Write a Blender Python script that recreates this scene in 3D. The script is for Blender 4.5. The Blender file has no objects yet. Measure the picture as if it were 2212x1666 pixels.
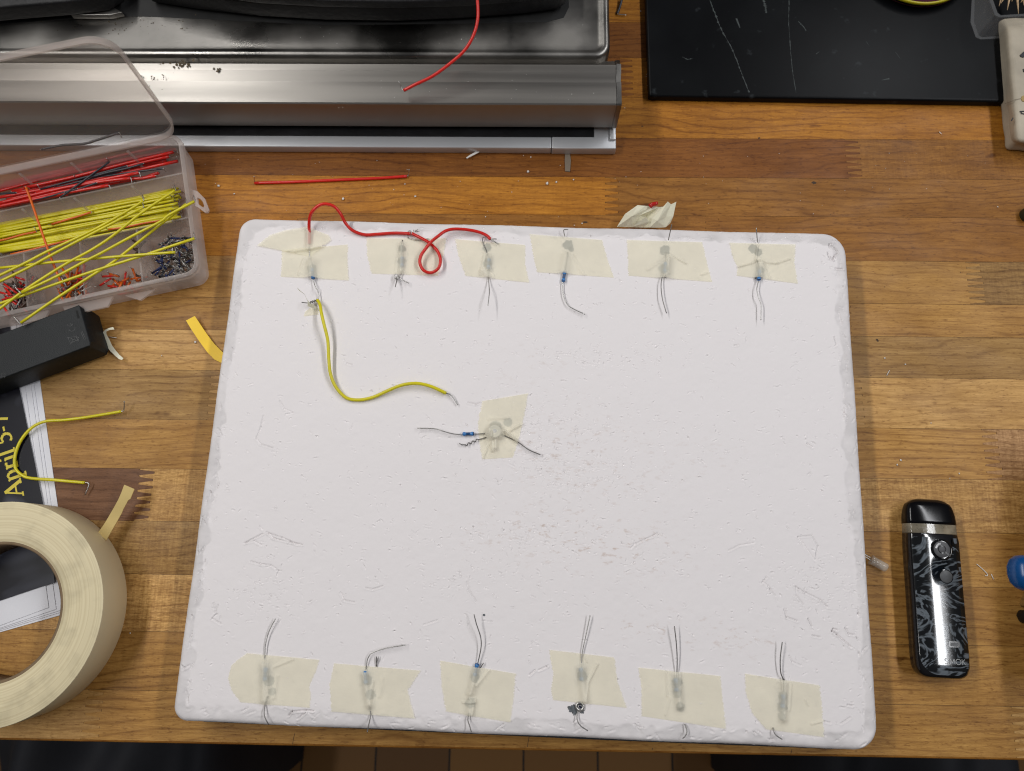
import bpy, bmesh, math, random
import numpy as np
from mathutils import Vector, Matrix, Euler
random.seed(7); rng = np.random.default_rng(11)
SC = bpy.context.scene; COL = SC.collection
MM = 0.001

# ------------------------------------------------------------------ camera
RX, RY, RZ = math.radians(13.28), math.radians(.85), math.radians(.85)
CAM = Vector((-3.828, -52.79, 423.785))            # millimetres
F = 1580.0
RM = Euler((RX, RY, RZ), 'XYZ').to_matrix()
T = 22.0                                            # foam board thickness
def at(px, py, z=0.0):
    """millimetre point on the plane z seen at pixel (px, py) of a 2212 wide photo"""
    d = RM @ Vector((px-1106, 833-py, -F)); t = (z-CAM.z)/d.z
    return CAM + d*t
cd = bpy.data.cameras.new('camera'); cam = bpy.data.objects.new('camera', cd); COL.objects.link(cam)
cam.location = CAM*MM; cam.rotation_euler = (RX, RY, RZ)
cd.sensor_width = 36; cd.lens = F/2212*36; cd.clip_start = .01; cd.clip_end = 50
cd.dof.use_dof = True; cd.dof.focus_distance = .415; cd.dof.aperture_fstop = 12
SC.camera = cam

def zoom(ox, oy, k):                                # close-up pixels -> photo pixels
    return lambda x, y: ((ox+x*k)/1.844485, (oy+y*k)/1.844485)
k1 = 1360/2212
A1, A2, A3 = zoom(0,0,k1), zoom(1360,0,k1), zoom(2720,0,k1)
B1, B2, B3 = zoom(0,1024,k1), zoom(1360,1024,k1), zoom(2720,1024,k1)
C1, C2, C3 = zoom(0,2048,k1), zoom(1360,2048,k1), zoom(2720,2048,k1)
D1, D2, D3 = zoom(0,480,840/1749), zoom(0,1180,600/2212), zoom(3700,0,380/1021)
D4, D7 = zoom(3880,2150,200/952), zoom(0,1550,.6)
E1, E2, E3 = zoom(960,780,800/2212), zoom(1740,780,800/2212), zoom(2400,740,1000/2212)
FF, VV = zoom(0,850,840/2212), zoom(3500,1950,500/1041)
P_ = lambda x, y: (x, y)
def pts(fn, lst, z=0.0):
    out = []
    for q in lst:
        zz = q[2] if len(q) > 2 else z
        out.append(at(*fn(q[0], q[1]), zz))
    return out

# --------------------------------------------------------------- materials
def nt(m): m.use_nodes = True; return m.node_tree.nodes, m.node_tree.links
def mat(name, col, rough=.5, metal=0., spec=.5, coat=0., noise=0., nscale=60., bump=0., bscale=300., stretch=(1,1,1), trans=0., rv=0.):
    m = bpy.data.materials.new(name); N, L = nt(m); b = N['Principled BSDF']
    b.inputs['Base Color'].default_value = (*col, 1); b.inputs['Roughness'].default_value = rough
    b.inputs['Metallic'].default_value = metal; b.inputs['Specular IOR Level'].default_value = spec
    b.inputs['Coat Weight'].default_value = coat; b.inputs['Coat Roughness'].default_value = .08
    tc = N.new('ShaderNodeTexCoord'); mp = N.new('ShaderNodeMapping'); mp.inputs['Scale'].default_value = stretch
    L.new(tc.outputs['Object'], mp.inputs[0])
    if noise or rv:
        n = N.new('ShaderNodeTexNoise'); n.inputs['Scale'].default_value = nscale; n.inputs['Detail'].default_value = 6
        L.new(mp.outputs[0], n.inputs[0])
        if noise:
            mr = N.new('ShaderNodeMapRange'); mr.inputs[1].default_value = .3; mr.inputs[2].default_value = .7
            mr.inputs[3].default_value = 1-noise; mr.inputs[4].default_value = 1+noise
            L.new(n.outputs[0], mr.inputs[0])
            mx = N.new('ShaderNodeVectorMath'); mx.operation = 'SCALE'; mx.inputs[0].default_value = col
            L.new(mr.outputs[0], mx.inputs['Scale']); L.new(mx.outputs[0], b.inputs['Base Color'])
        if rv:
            mr = N.new('ShaderNodeMapRange'); mr.inputs[1].default_value = .3; mr.inputs[2].default_value = .7
            mr.inputs[3].default_value = rough-rv; mr.inputs[4].default_value = rough+rv
            L.new(n.outputs[0], mr.inputs[0]); L.new(mr.outputs[0], b.inputs['Roughness'])
    if bump:
        n = N.new('ShaderNodeTexNoise'); n.inputs['Scale'].default_value = bscale; n.inputs['Detail'].default_value = 5
        L.new(mp.outputs[0], n.inputs[0])
        bp = N.new('ShaderNodeBump'); bp.inputs['Strength'].default_value = bump; bp.inputs['Distance'].default_value = .0004
        L.new(n.outputs[0], bp.inputs['Height']); L.new(bp.outputs[0], b.inputs['Normal'])
    if trans:                                       # see-through share
        t = N.new('ShaderNodeBsdfTransparent'); mxs = N.new('ShaderNodeMixShader'); mxs.inputs[0].default_value = trans
        L.new(b.outputs[0], mxs.inputs[1]); L.new(t.outputs[0], mxs.inputs[2])
        L.new(mxs.outputs[0], N['Material Output'].inputs[0])
    return m

M = {}
M['red'] = mat('red insulation', (.62,.018,.012), .32, noise=.1, nscale=40)
M['yellow'] = mat('yellow insulation', (.66,.58,.012), .35, noise=.08, nscale=40)
M['orange'] = mat('orange insulation', (.72,.13,.01), .35, noise=.08, nscale=40)
M['black_ins'] = mat('dark grey insulation', (.035,.036,.045), .4, noise=.1)
M['brown_ins'] = mat('brown insulation', (.09,.055,.04), .4, noise=.1)
M['tin'] = mat('tinned wire', (.50,.49,.47), .38, 1.0, noise=.05, nscale=80)
M['tin_dark'] = mat('dull lead wire', (.24,.23,.22), .42, .9, noise=.05, nscale=80)
M['res_blue'] = mat('blue resistor lacquer', (.045,.2,.5), .3, noise=.06)
M['res_band'] = mat('dark colour band', (.008,.012,.045), .3)
M['steel'] = mat('brushed steel', (.265,.25,.23), .38, 1.0, noise=.15, nscale=9, bump=.06, bscale=260, stretch=(.15,6,1), rv=.13)
M['steel_dk'] = mat('worn steel', (.25,.24,.225), .37, 1.0, noise=.28, nscale=22, bump=.12, bscale=900, rv=.16)
M['alu'] = mat('anodised aluminium strip', (.55,.56,.58), .42, .55, noise=.05, nscale=20)
M['iron'] = mat('cast iron', (.008,.008,.009), .5, spec=.3, noise=.4, nscale=90, bump=.8, bscale=350)
M['blackpl'] = mat('black moulded plastic', (.007,.009,.0105), .5, spec=.3, noise=.15, nscale=40, bump=.45, bscale=1600)
M['gloss'] = mat('gloss black', (.005,.005,.006), .09, coat=.5)
M['mouth'] = mat('black mouthpiece', (.003,.003,.004), .16, spec=.3)
M['dialgrey'] = mat('dark metal ring', (.085,.085,.09), .55, .2, noise=.1)
M['btn'] = mat('grey button', (.13,.135,.14), .5, .2, noise=.2, nscale=300)
M['card'] = mat('cardboard core', (.20,.135,.075), .8, noise=.12, nscale=200)
M['paper'] = mat('white paper', (.72,.72,.76), .75, noise=.03, nscale=30)
M['ytape'] = mat('yellow tape scrap', (.92,.60,.01), .5, noise=.06, nscale=60)
M['crumb'] = mat('white crumbs', (.72,.70,.66), .85)
M['greybit'] = mat('grey sliver', (.19,.15,.11), .6)
M['stone'] = mat('beige stone', (.40,.35,.27), .6, noise=.2, nscale=45, bump=.35, bscale=200)
M['ink'] = mat('black ink', (.015,.017,.02), .6)
M['stain'] = mat('ochre stain', (.36,.25,.09), .65)
M['maroon'] = mat('maroon lid', (.055,.006,.02), .4, noise=.2)
M['yrim'] = mat('yellow rim', (.42,.36,.008), .4)
M['bluepl'] = mat('blue plastic', (.004,.07,.24), .25, noise=.05)
M['tanwood'] = mat('tan block', (.30,.17,.05), .6, noise=.25, nscale=50, stretch=(1,8,1))
M['pick'] = mat('toothpick wood', (.55,.38,.22), .6, noise=.15, nscale=90)
M['olive'] = mat('olive plastic', (.02,.022,.01), .5)
M['clear'] = mat('clear plastic', (.75,.76,.78), .12, trans=.92)
M['glassy'] = mat('clear resin', (.8,.8,.8), .06, trans=.55)
M['amber'] = mat('clear band', (.26,.23,.17), .06, trans=.35, noise=.5, nscale=160)
M['ledep'] = mat('clear led lens', (.6,.55,.48), .05, trans=.55)
M['darkfab'] = mat('dark nylon fabric', (.014,.015,.02), .8, noise=.3, nscale=12, bump=.6, bscale=60)
M['greyfloor'] = mat('grey box', (.09,.08,.085), .6)
M['pencil'] = mat('graphite smudge', (.10,.11,.12), .7, noise=.5, nscale=600)
M['patch'] = mat('grey smudge on foam', (.34,.345,.36), .8, noise=.2, nscale=400)
M['ytext'] = mat('yellow print', (.62,.50,.03), .5)
M['logo'] = mat('grey print', (.34,.35,.35), .35)
M['edge_strip'] = mat('black edge strip', (.012,.014,.02), .6)

def plastic(name, tr, col):                         # cloudy polypropylene
    m = bpy.data.materials.new(name); N, L = nt(m); b = N['Principled BSDF']
    b.inputs['Base Color'].default_value = (*col, 1); b.inputs['Roughness'].default_value = .22
    t = N.new('ShaderNodeBsdfTransparent'); t.inputs[0].default_value = (.93,.90,.88,1)
    tl = N.new('ShaderNodeBsdfTranslucent'); tl.inputs[0].default_value = (*col, 1)
    a = N.new('ShaderNodeMixShader'); a.inputs[0].default_value = .45; L.new(b.outputs[0], a.inputs[1]); L.new(tl.outputs[0], a.inputs[2])
    n = N.new('ShaderNodeTexNoise'); n.inputs['Scale'].default_value = 22; n.inputs['Detail'].default_value = 4
    tc = N.new('ShaderNodeTexCoord'); L.new(tc.outputs['Object'], n.inputs[0])
    mr = N.new('ShaderNodeMapRange'); mr.inputs[1].default_value = .3; mr.inputs[2].default_value = .7
    mr.inputs[3].default_value = tr-.04; mr.inputs[4].default_value = tr+.04; L.new(n.outputs[0], mr.inputs[0])
    x = N.new('ShaderNodeMixShader'); L.new(mr.outputs[0], x.inputs[0]); L.new(a.outputs[0], x.inputs[1]); L.new(t.outputs[0], x.inputs[2])
    L.new(x.outputs[0], N['Material Output'].inputs[0]); return m
M['pp'] = plastic('cloudy plastic', .72, (.76,.71,.68))
M['pp2'] = plastic('cloudy plastic thick', .60, (.76,.70,.67))
M['pplid'] = plastic('clear lid plastic', .70, (.58,.52,.49))

def tape_material(name, see, col):
    m = bpy.data.materials.new(name); N, L = nt(m); b = N['Principled BSDF']
    tc = N.new('ShaderNodeTexCoord'); n = N.new('ShaderNodeTexNoise'); n.inputs['Scale'].default_value = 900; n.inputs['Detail'].default_value = 3
    mp = N.new('ShaderNodeMapping'); mp.inputs['Scale'].default_value = (.35,1,1); L.new(tc.outputs['Object'], mp.inputs[0]); L.new(mp.outputs[0], n.inputs[0])
    n2 = N.new('ShaderNodeTexNoise'); n2.inputs['Scale'].default_value = 60; L.new(tc.outputs['Object'], n2.inputs[0])
    mr = N.new('ShaderNodeMapRange'); mr.inputs[1].default_value = .3; mr.inputs[2].default_value = .7; mr.inputs[3].default_value = .94; mr.inputs[4].default_value = 1.05
    L.new(n2.outputs[0], mr.inputs[0]); v = N.new('ShaderNodeVectorMath'); v.operation = 'SCALE'; v.inputs[0].default_value = col
    L.new(mr.outputs[0], v.inputs['Scale']); L.new(v.outputs[0], b.inputs['Base Color'])
    b.inputs['Roughness'].default_value = .6; b.inputs['Specular IOR Level'].default_value = .3
    bp = N.new('ShaderNodeBump'); bp.inputs['Strength'].default_value = .35; bp.inputs['Distance'].default_value = .0002
    L.new(n.outputs[0], bp.inputs['Height']); L.new(bp.outputs[0], b.inputs['Normal'])
    tl = N.new('ShaderNodeBsdfTranslucent'); L.new(v.outputs[0], tl.inputs[0])
    a = N.new('ShaderNodeMixShader'); a.inputs[0].default_value = .10; L.new(b.outputs[0], a.inputs[1]); L.new(tl.outputs[0], a.inputs[2])
    t = N.new('ShaderNodeBsdfTransparent'); t.inputs[0].default_value = (1,.98,.90,1); x = N.new('ShaderNodeMixShader'); x.inputs[0].default_value = see
    L.new(a.outputs[0], x.inputs[1]); L.new(t.outputs[0], x.inputs[2]); L.new(x.outputs[0], N['Material Output'].inputs[0]); return m
M['tape'] = tape_material('masking tape', .46, (.97,.935,.79))
M['tape2'] = tape_material('masking tape doubled', .0, (.84,.81,.64))
M['shred'] = tape_material('stained tape', .0, (.66,.50,.20))

def roll_side():
    m = bpy.data.materials.new('tape roll side'); N, L = nt(m); b = N['Principled BSDF']
    tc = N.new('ShaderNodeTexCoord'); ln = N.new('ShaderNodeVectorMath'); ln.operation = 'LENGTH'
    sp = N.new('ShaderNodeSeparateXYZ'); L.new(tc.outputs['Object'], sp.inputs[0]); cb = N.new('ShaderNodeCombineXYZ')
    L.new(sp.outputs[0], cb.inputs[0]); L.new(sp.outputs[1], cb.inputs[1]); L.new(cb.outputs[0], ln.inputs[0])
    n = N.new('ShaderNodeTexNoise'); n.noise_dimensions = '1D'; n.inputs['Scale'].default_value = 900; n.inputs['Detail'].default_value = 4
    L.new(ln.outputs['Value'], n.inputs['W'])
    n2 = N.new('ShaderNodeTexNoise'); n2.inputs['Scale'].default_value = 70; n2.inputs['Detail'].default_value = 8; L.new(tc.outputs['Object'], n2.inputs[0])
    cr = N.new('ShaderNodeValToRGB'); cr.color_ramp.elements[0].position = .25; cr.color_ramp.elements[1].position = .6
    cr.color_ramp.elements[0].color = (.62,.52,.32,1); cr.color_ramp.elements[1].color = (.74,.645,.42,1); L.new(n.outputs[0], cr.inputs[0])
    mr = N.new('ShaderNodeMapRange'); mr.inputs[1].default_value = .3; mr.inputs[2].default_value = .5; mr.inputs[3].default_value = .78; mr.inputs[4].default_value = 1.02
    L.new(n2.outputs[0], mr.inputs[0]); v = N.new('ShaderNodeVectorMath'); v.operation = 'SCALE'; L.new(cr.outputs[0], v.inputs[0]); L.new(mr.outputs[0], v.inputs['Scale'])
    L.new(v.outputs[0], b.inputs['Base Color']); b.inputs['Roughness'].default_value = .7
    bp = N.new('ShaderNodeBump'); bp.inputs['Strength'].default_value = .08; bp.inputs['Distance'].default_value = .0003; L.new(n.outputs[0], bp.inputs['Height']); L.new(bp.outputs[0], b.inputs['Normal'])
    return m
M['rollside'] = roll_side()
M['rollout'] = mat('tape roll outer wrap', (.64,.55,.36), .6, noise=.04, nscale=30)

def wood():
    m = bpy.data.materials.new('butcher block wood'); N, L = nt(m); b = N['Principled BSDF']
    def node(t, **k):
        n = N.new(t)
        for a, v in k.items(): setattr(n, a, v)
        return n
    def math_(op, a, b_=None, c=None):
        n = node('ShaderNodeMath', operation=op)
        for i, v in enumerate((a, b_, c)):
            if v is None: continue
            if isinstance(v, (int, float)): n.inputs[i].default_value = v
            else: L.new(v, n.inputs[i])
        return n.outputs[0]
    tc = node('ShaderNodeTexCoord'); seed = node('ShaderNodeAttribute', attribute_name='seed'); tone = node('ShaderNodeAttribute', attribute_name='tone')
    spk = node('ShaderNodeAttribute', attribute_name='speckle')
    off = node('ShaderNodeCombineXYZ'); L.new(math_('MULTIPLY', seed.outputs['Fac'], 7.31), off.inputs[0]); L.new(math_('MULTIPLY', seed.outputs['Fac'], 3.17), off.inputs[1]); L.new(math_('MULTIPLY', seed.outputs['Fac'], 1.3), off.inputs[2])
    add = node('ShaderNodeVectorMath', operation='ADD'); L.new(tc.outputs['Object'], add.inputs[0]); L.new(off.outputs[0], add.inputs[1])
    def noise(sc, detail=5, rough=.55, dist=0):
        v = node('ShaderNodeVectorMath', operation='MULTIPLY'); v.inputs[1].default_value = sc; L.new(add.outputs[0], v.inputs[0])
        n = node('ShaderNodeTexNoise'); n.inputs['Scale'].default_value = 1; n.inputs['Detail'].default_value = detail; n.inputs['Roughness'].default_value = rough
        n.inputs['Distortion'].default_value = dist; L.new(v.outputs[0], n.inputs[0]); return n.outputs[0]
    def mr(v, a, b_, c, d):
        n = node('ShaderNodeMapRange'); n.inputs[1].default_value = a; n.inputs[2].default_value = b_; n.inputs[3].default_value = c; n.inputs[4].default_value = d; L.new(v, n.inputs[0]); return n.outputs[0]
    warp = noise((7,22,7), 3, .5); warp2 = noise((30,90,30), 3)
    sy = node('ShaderNodeSeparateXYZ'); L.new(add.outputs[0], sy.inputs[0])
    ph = math_('ADD', math_('MULTIPLY', sy.outputs[1], 1150.0), math_('ADD', math_('MULTIPLY', warp, 46.0), math_('MULTIPLY', warp2, 4.0)))
    ring = math_('POWER', math_('ADD', math_('MULTIPLY', math_('SINE', ph), .5), .5), 7.0)
    ringamp = mr(noise((14,40,9), 3), .35, .65, .08, .42)
    rings = math_('SUBTRACT', 1.0, math_('MULTIPLY', ring, ringamp))
    fib = mr(noise((110,2000,110), 5, .8), .3, .7, .66, 1.28)
    fib2 = mr(noise((22,480,28), 5, .65), .3, .7, .80, 1.16)
    blot = mr(noise((20,34,20), 6, .65), .3, .7, .72, 1.22)
    sp = noise((420,1300,400), 3, .7); spf = math_('MULTIPLY', mr(sp, .35, .6, -.30, .1), spk.outputs['Fac'])
    spec = math_('ADD', 1.0, spf)
    cross = noise((900,60,60), 2); crf = math_('MULTIPLY', mr(cross, .35, .65, -.16, .12), spk.outputs['Fac'])
    f = math_('MULTIPLY', math_('MULTIPLY', rings, fib), math_('MULTIPLY', fib2, blot)); f = math_('MULTIPLY', f, math_('MULTIPLY', spec, math_('ADD', 1.0, crf)))
    knot = mr(noise((60,140,60), 2), .70, .78, 1.0, .4); f = math_('MULTIPLY', f, knot); f = math_('MULTIPLY', f, mr(noise((260,900,200), 3, .6), .57, .68, 1.0, .62))
    # darker means redder
    fr = math_('POWER', f, .82); fb = math_('POWER', f, 1.25)
    st = node('ShaderNodeSeparateColor'); L.new(tone.outputs['Color'], st.inputs[0]); cc = node('ShaderNodeCombineColor')
    L.new(math_('MULTIPLY', st.outputs[0], fr), cc.inputs[0]); L.new(math_('MULTIPLY', st.outputs[1], f), cc.inputs[1]); L.new(math_('MULTIPLY', st.outputs[2], fb), cc.inputs[2])
    L.new(cc.outputs[0], b.inputs['Base Color'])
    L.new(mr(noise((30,60,20), 4), .3, .7, .42, .60), b.inputs['Roughness']); b.inputs['Specular IOR Level'].default_value = .25
    bp = node('ShaderNodeBump'); bp.inputs['Strength'].default_value = .35; bp.inputs['Distance'].default_value = .0003
    hh = math_('ADD', noise((300,1400,300), 4, .7), math_('MULTIPLY', noise((600,700,600), 2), .6)); L.new(hh, bp.inputs['Height']); L.new(bp.outputs[0], b.inputs['Normal'])
    return m
M['wood'] = wood()
M['seam'] = mat('dark glue seam', (.045,.022,.008), .7)

def foam_mat():
    m = bpy.data.materials.new('white foam'); N, L = nt(m); b = N['Principled BSDF']
    tc = N.new('ShaderNodeTexCoord'); at_ = N.new('ShaderNodeAttribute'); at_.attribute_name = 'stain'
    n = N.new('ShaderNodeTexNoise'); n.inputs['Scale'].default_value = 1300; n.inputs['Detail'].default_value = 3
    mp = N.new('ShaderNodeMapping'); mp.inputs['Scale'].default_value = (.5,1,1); L.new(tc.outputs['Object'], mp.inputs[0]); L.new(mp.outputs[0], n.inputs[0])
    n2 = N.new('ShaderNodeTexNoise'); n2.inputs['Scale'].default_value = 380; n2.inputs['Detail'].default_value = 5; n2.inputs['Roughness'].default_value = .65; L.new(mp.outputs[0], n2.inputs[0])
    mr = N.new('ShaderNodeMapRange'); mr.inputs[1].default_value = .57; mr.inputs[2].default_value = .68; L.new(n2.outputs[0], mr.inputs[0])
    mu = N.new('ShaderNodeMath'); mu.operation = 'MULTIPLY'; L.new(mr.outputs[0], mu.inputs[0]); L.new(at_.outputs['Fac'], mu.inputs[1])
    mx = N.new('ShaderNodeMix'); mx.data_type = 'RGBA'; L.new(mu.outputs[0], mx.inputs['Factor'])
    mx.inputs['A'].default_value = (.84,.80,.803,1); mx.inputs['B'].default_value = (.52,.38,.30,1)
    dn = N.new('ShaderNodeAttribute'); dn.attribute_name = 'dirt_shade'; dm = N.new('ShaderNodeMix'); dm.data_type = 'RGBA'; L.new(dn.outputs['Fac'], dm.inputs['Factor'])
    L.new(mx.outputs['Result'], dm.inputs['A']); dm.inputs['B'].default_value = (.42,.405,.40,1)
    L.new(dm.outputs['Result'], b.inputs['Base Color']); b.inputs['Roughness'].default_value = .8; b.inputs['Specular IOR Level'].default_value = .15
    bp = N.new('ShaderNodeBump'); bp.inputs['Strength'].default_value = .22; bp.inputs['Distance'].default_value = .0003
    L.new(n.outputs[0], bp.inputs['Height']); L.new(bp.outputs[0], b.inputs['Normal']); return m
M['foam'] = foam_mat()

def marble():
    m = bpy.data.materials.new('swirled black and grey resin'); N, L = nt(m); b = N['Principled BSDF']
    tc = N.new('ShaderNodeTexCoord'); mp = N.new('ShaderNodeMapping'); mp.inputs['Scale'].default_value = (1,1.5,1); L.new(tc.outputs['Object'], mp.inputs[0])
    n = N.new('ShaderNodeTexNoise'); n.inputs['Scale'].default_value = 42; n.inputs['Detail'].default_value = 3; n.inputs['Distortion'].default_value = 2.6; L.new(mp.outputs[0], n.inputs[0])
    s = N.new('ShaderNodeMath'); s.operation = 'MULTIPLY'; s.inputs[1].default_value = 30; L.new(n.outputs[0], s.inputs[0])
    si = N.new('ShaderNodeMath'); si.operation = 'SINE'; L.new(s.outputs[0], si.inputs[0])
    cr = N.new('ShaderNodeValToRGB'); e = cr.color_ramp.elements; e[0].position = .45; e[0].color = (.004,.005,.006,1); e[1].position = 1.; e[1].color = (.13,.15,.17,1)
    mr = N.new('ShaderNodeMapRange'); mr.inputs[1].default_value = -1; mr.inputs[2].default_value = 1; L.new(si.outputs[0], mr.inputs[0]); L.new(mr.outputs[0], cr.inputs[0])
    L.new(cr.outputs[0], b.inputs['Base Color']); b.inputs['Roughness'].default_value = .11; b.inputs['Coat Weight'].default_value = .6; b.inputs['Coat Roughness'].default_value = .03
    return m
M['marble'] = marble()

def slab_mat():
    m = bpy.data.materials.new('scuffed black slab'); N, L = nt(m); b = N['Principled BSDF']
    tc = N.new('ShaderNodeTexCoord')
    def nz(s, d, dist=0, st=(1,1,1)):
        mp = N.new('ShaderNodeMapping'); mp.inputs['Scale'].default_value = st; L.new(tc.outputs['Object'], mp.inputs[0])
        n = N.new('ShaderNodeTexNoise'); n.inputs['Scale'].default_value = s; n.inputs['Detail'].default_value = d; n.inputs['Distortion'].default_value = dist; L.new(mp.outputs[0], n.inputs[0]); return n.outputs[0]
    a = N.new('ShaderNodeMapRange'); a.inputs[1].default_value = .66; a.inputs[2].default_value = .88; L.new(nz(130, 8), a.inputs[0])
    c = N.new('ShaderNodeMapRange'); c.inputs[1].default_value = .45; c.inputs[2].default_value = .85; L.new(nz(18, 5), c.inputs[0])
    ad = N.new('ShaderNodeMath'); ad.operation = 'MULTIPLY_ADD'; L.new(c.outputs[0], ad.inputs[0]); ad.inputs[1].default_value = .12; L.new(a.outputs[0], ad.inputs[2])
    mx = N.new('ShaderNodeMix'); mx.data_type = 'RGBA'; L.new(ad.outputs[0], mx.inputs['Factor']); b.inputs['Specular IOR Level'].default_value = .12; mx.inputs['A'].default_value = (.002,.0023,.003,1); mx.inputs['B'].default_value = (.04,.046,.05,1)
    L.new(mx.outputs['Result'], b.inputs['Base Color']); b.inputs['Roughness'].default_value = .42; return m
M['slab'] = slab_mat()
M['scratch'] = mat('pale scratch', (.028,.036,.035), .6, noise=.6, nscale=500)

def cover_mat():
    m = bpy.data.materials.new('dark photographic cover'); N, L = nt(m); b = N['Principled BSDF']
    tc = N.new('ShaderNodeTexCoord'); n = N.new('ShaderNodeTexNoise'); n.inputs['Scale'].default_value = 16; n.inputs['Detail'].default_value = 2.5; n.inputs['Distortion'].default_value = .6
    L.new(tc.outputs['Object'], n.inputs[0]); cr = N.new('ShaderNodeValToRGB'); e = cr.color_ramp.elements
    b.inputs['Specular IOR Level'].default_value = .22; e[0].position = .55; e[0].color = (.006,.006,.011,1); e[1].position = .72; e[1].color = (.15,.16,.21,1)
    L.new(n.outputs[0], cr.inputs[0]); L.new(cr.outputs[0], b.inputs['Base Color']); b.inputs['Roughness'].default_value = .33; return m
M['cover'] = cover_mat()
def floor_mat():
    m = bpy.data.materials.new('brown floor boards'); N, L = nt(m); b = N['Principled BSDF']
    tc = N.new('ShaderNodeTexCoord'); mp = N.new('ShaderNodeMapping'); mp.inputs['Rotation'].default_value = (0,0,math.pi/2); L.new(tc.outputs['Object'], mp.inputs[0])
    br = N.new('ShaderNodeTexBrick'); br.inputs['Scale'].default_value = 1; br.inputs['Brick Width'].default_value = 1.3; br.inputs['Row Height'].default_value = .11
    br.inputs['Mortar Size'].default_value = .0015; br.inputs['Color1'].default_value = (.34,.16,.036,1); br.inputs['Color2'].default_value = (.19,.085,.02,1); br.inputs['Mortar'].default_value = (.012,.007,.004,1)
    L.new(mp.outputs[0], br.inputs[0]); L.new(br.outputs[0], b.inputs['Base Color']); b.inputs['Roughness'].default_value = .5; return m
M['floor'] = floor_mat()

# ------------------------------------------------------------- mesh helpers
def worldloc(o):
    v = Vector((0,0,0))
    while o is not None: v += o.location; o = o.parent
    return v
def mk(name, verts, faces, m, parent=None, smooth=True, base=None, auto=None):
    """verts in millimetres of world space"""
    vs = [Vector(v)*MM for v in verts]
    if parent is None:
        if base is None:
            A = np.array([tuple(v) for v in vs]); base = Vector(((A[:,0].min()+A[:,0].max())/2, (A[:,1].min()+A[:,1].max())/2, A[:,2].min()))
        org = base
    else: org = worldloc(parent)
    me = bpy.data.meshes.new(name); me.from_pydata([tuple(v-org) for v in vs], [], faces)
    o = bpy.data.objects.new(name, me); COL.objects.link(o); o.parent = parent
    if parent is None: o.location = org
    for q in (m if isinstance(m, (list, tuple)) else [m]): me.materials.append(q)
    me.validate(); me.update()
    if smooth: me.polygons.foreach_set('use_smooth', [True]*len(me.polygons))
    if auto is not None:
        bm = bmesh.new(); bm.from_mesh(me); bmesh.ops.recalc_face_normals(bm, faces=bm.faces)
        for e in bm.edges:
            if len(e.link_faces) == 2 and e.calc_face_angle(0) > math.radians(auto): e.smooth = False
        bm.to_mesh(me); bm.free()
    return o
def tag(o, label=None, cat=None, group=None, kind=None):
    if label: o['label'] = label
    if cat: o['category'] = cat
    if group: o['group'] = group
    if kind: o['kind'] = kind
    return o
def thing(name, label, cat, loc, group=None):
    o = bpy.data.objects.new(name, None); COL.objects.link(o); o.location = Vector(loc)*MM; o.empty_display_size = .01
    return tag(o, label, cat, group)
def spline(p, n=6):
    p = [Vector(q) for q in p]
    if len(p) < 3: return p
    out = []; e = [p[0]*2-p[1]]+p+[p[-1]*2-p[-2]]
    for i in range(1, len(e)-2):
        a, b, c, d = e[i-1:i+3]
        for k in range(n):
            t = k/n
            out.append(.5*((2*b)+(c-a)*t+(2*a-5*b+4*c-d)*t*t+(3*b-a-3*c+d)*t**3))
    out.append(p[-1]); return out
def tube(p, r, seg=8, sm=6):
    p = spline(p, sm) if sm else [Vector(q) for q in p]
    V, Fc = [], []; n = len(p)
    t0 = (p[1]-p[0]).normalized(); up = Vector((0,0,1)) if abs(t0.z) < .9 else Vector((1,0,0)); nrm = t0.cross(up).normalized()
    for i in range(n):
        t = (p[min(i+1,n-1)]-p[max(i-1,0)])
        t = t.normalized() if t.length > 1e-9 else t0
        nrm = (nrm - t*nrm.dot(t)).normalized(); bi = t.cross(nrm)
        rr = r(i/(n-1)) if callable(r) else r
        for k in range(seg):
            a = 2*math.pi*k/seg; V.append(p[i]+nrm*(rr*math.cos(a))+bi*(rr*math.sin(a)))
    for i in range(n-1):
        for k in range(seg):
            k2 = (k+1) % seg; Fc.append((i*seg+k, i*seg+k2, (i+1)*seg+k2, (i+1)*seg+k))
    Fc.append(tuple(range(seg))[::-1]); Fc.append(tuple((n-1)*seg+k for k in range(seg)))
    return V, Fc
def join(*ms):
    V, Fc = [], []
    for v, f in ms:
        o = len(V); V += list(v); Fc += [tuple(i+o for i in q) for q in f]
    return V, Fc
def prism(poly, z0, z1):
    n = len(poly); V = [Vector((p[0],p[1],z0)) for p in poly]+[Vector((p[0],p[1],z1)) for p in poly]
    return V, [tuple(range(n))[::-1], tuple(range(n,2*n))]+[(i,(i+1)%n,n+(i+1)%n,n+i) for i in range(n)]
def bevel_obj(o, w, seg=2, ang=35):
    bm = bmesh.new(); bm.from_mesh(o.data); bmesh.ops.recalc_face_normals(bm, faces=bm.faces)
    es = [e for e in bm.edges if len(e.link_faces) == 2 and e.calc_face_angle(0) > math.radians(ang)]
    bmesh.ops.bevel(bm, geom=es, offset=w*MM, segments=seg, profile=.5, affect='EDGES', clamp_overlap=True)
    for f in bm.faces: f.smooth = True
    for e in bm.edges:
        if len(e.link_faces) == 2 and e.calc_face_angle(0) > math.radians(40): e.smooth = False
    bm.to_mesh(o.data); bm.free(); return o
def rrect(w, h, r, n=8, cx=0, cy=0):
    out = []
    for sx, sy, a0 in ((1,1,0),(-1,1,90),(-1,-1,180),(1,-1,270)):
        for k in range(n+1):
            a = math.radians(a0+90*k/n); out.append((cx+sx*(w/2-r)+r*math.cos(a), cy+sy*(h/2-r)+r*math.sin(a)))
    return out
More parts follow.
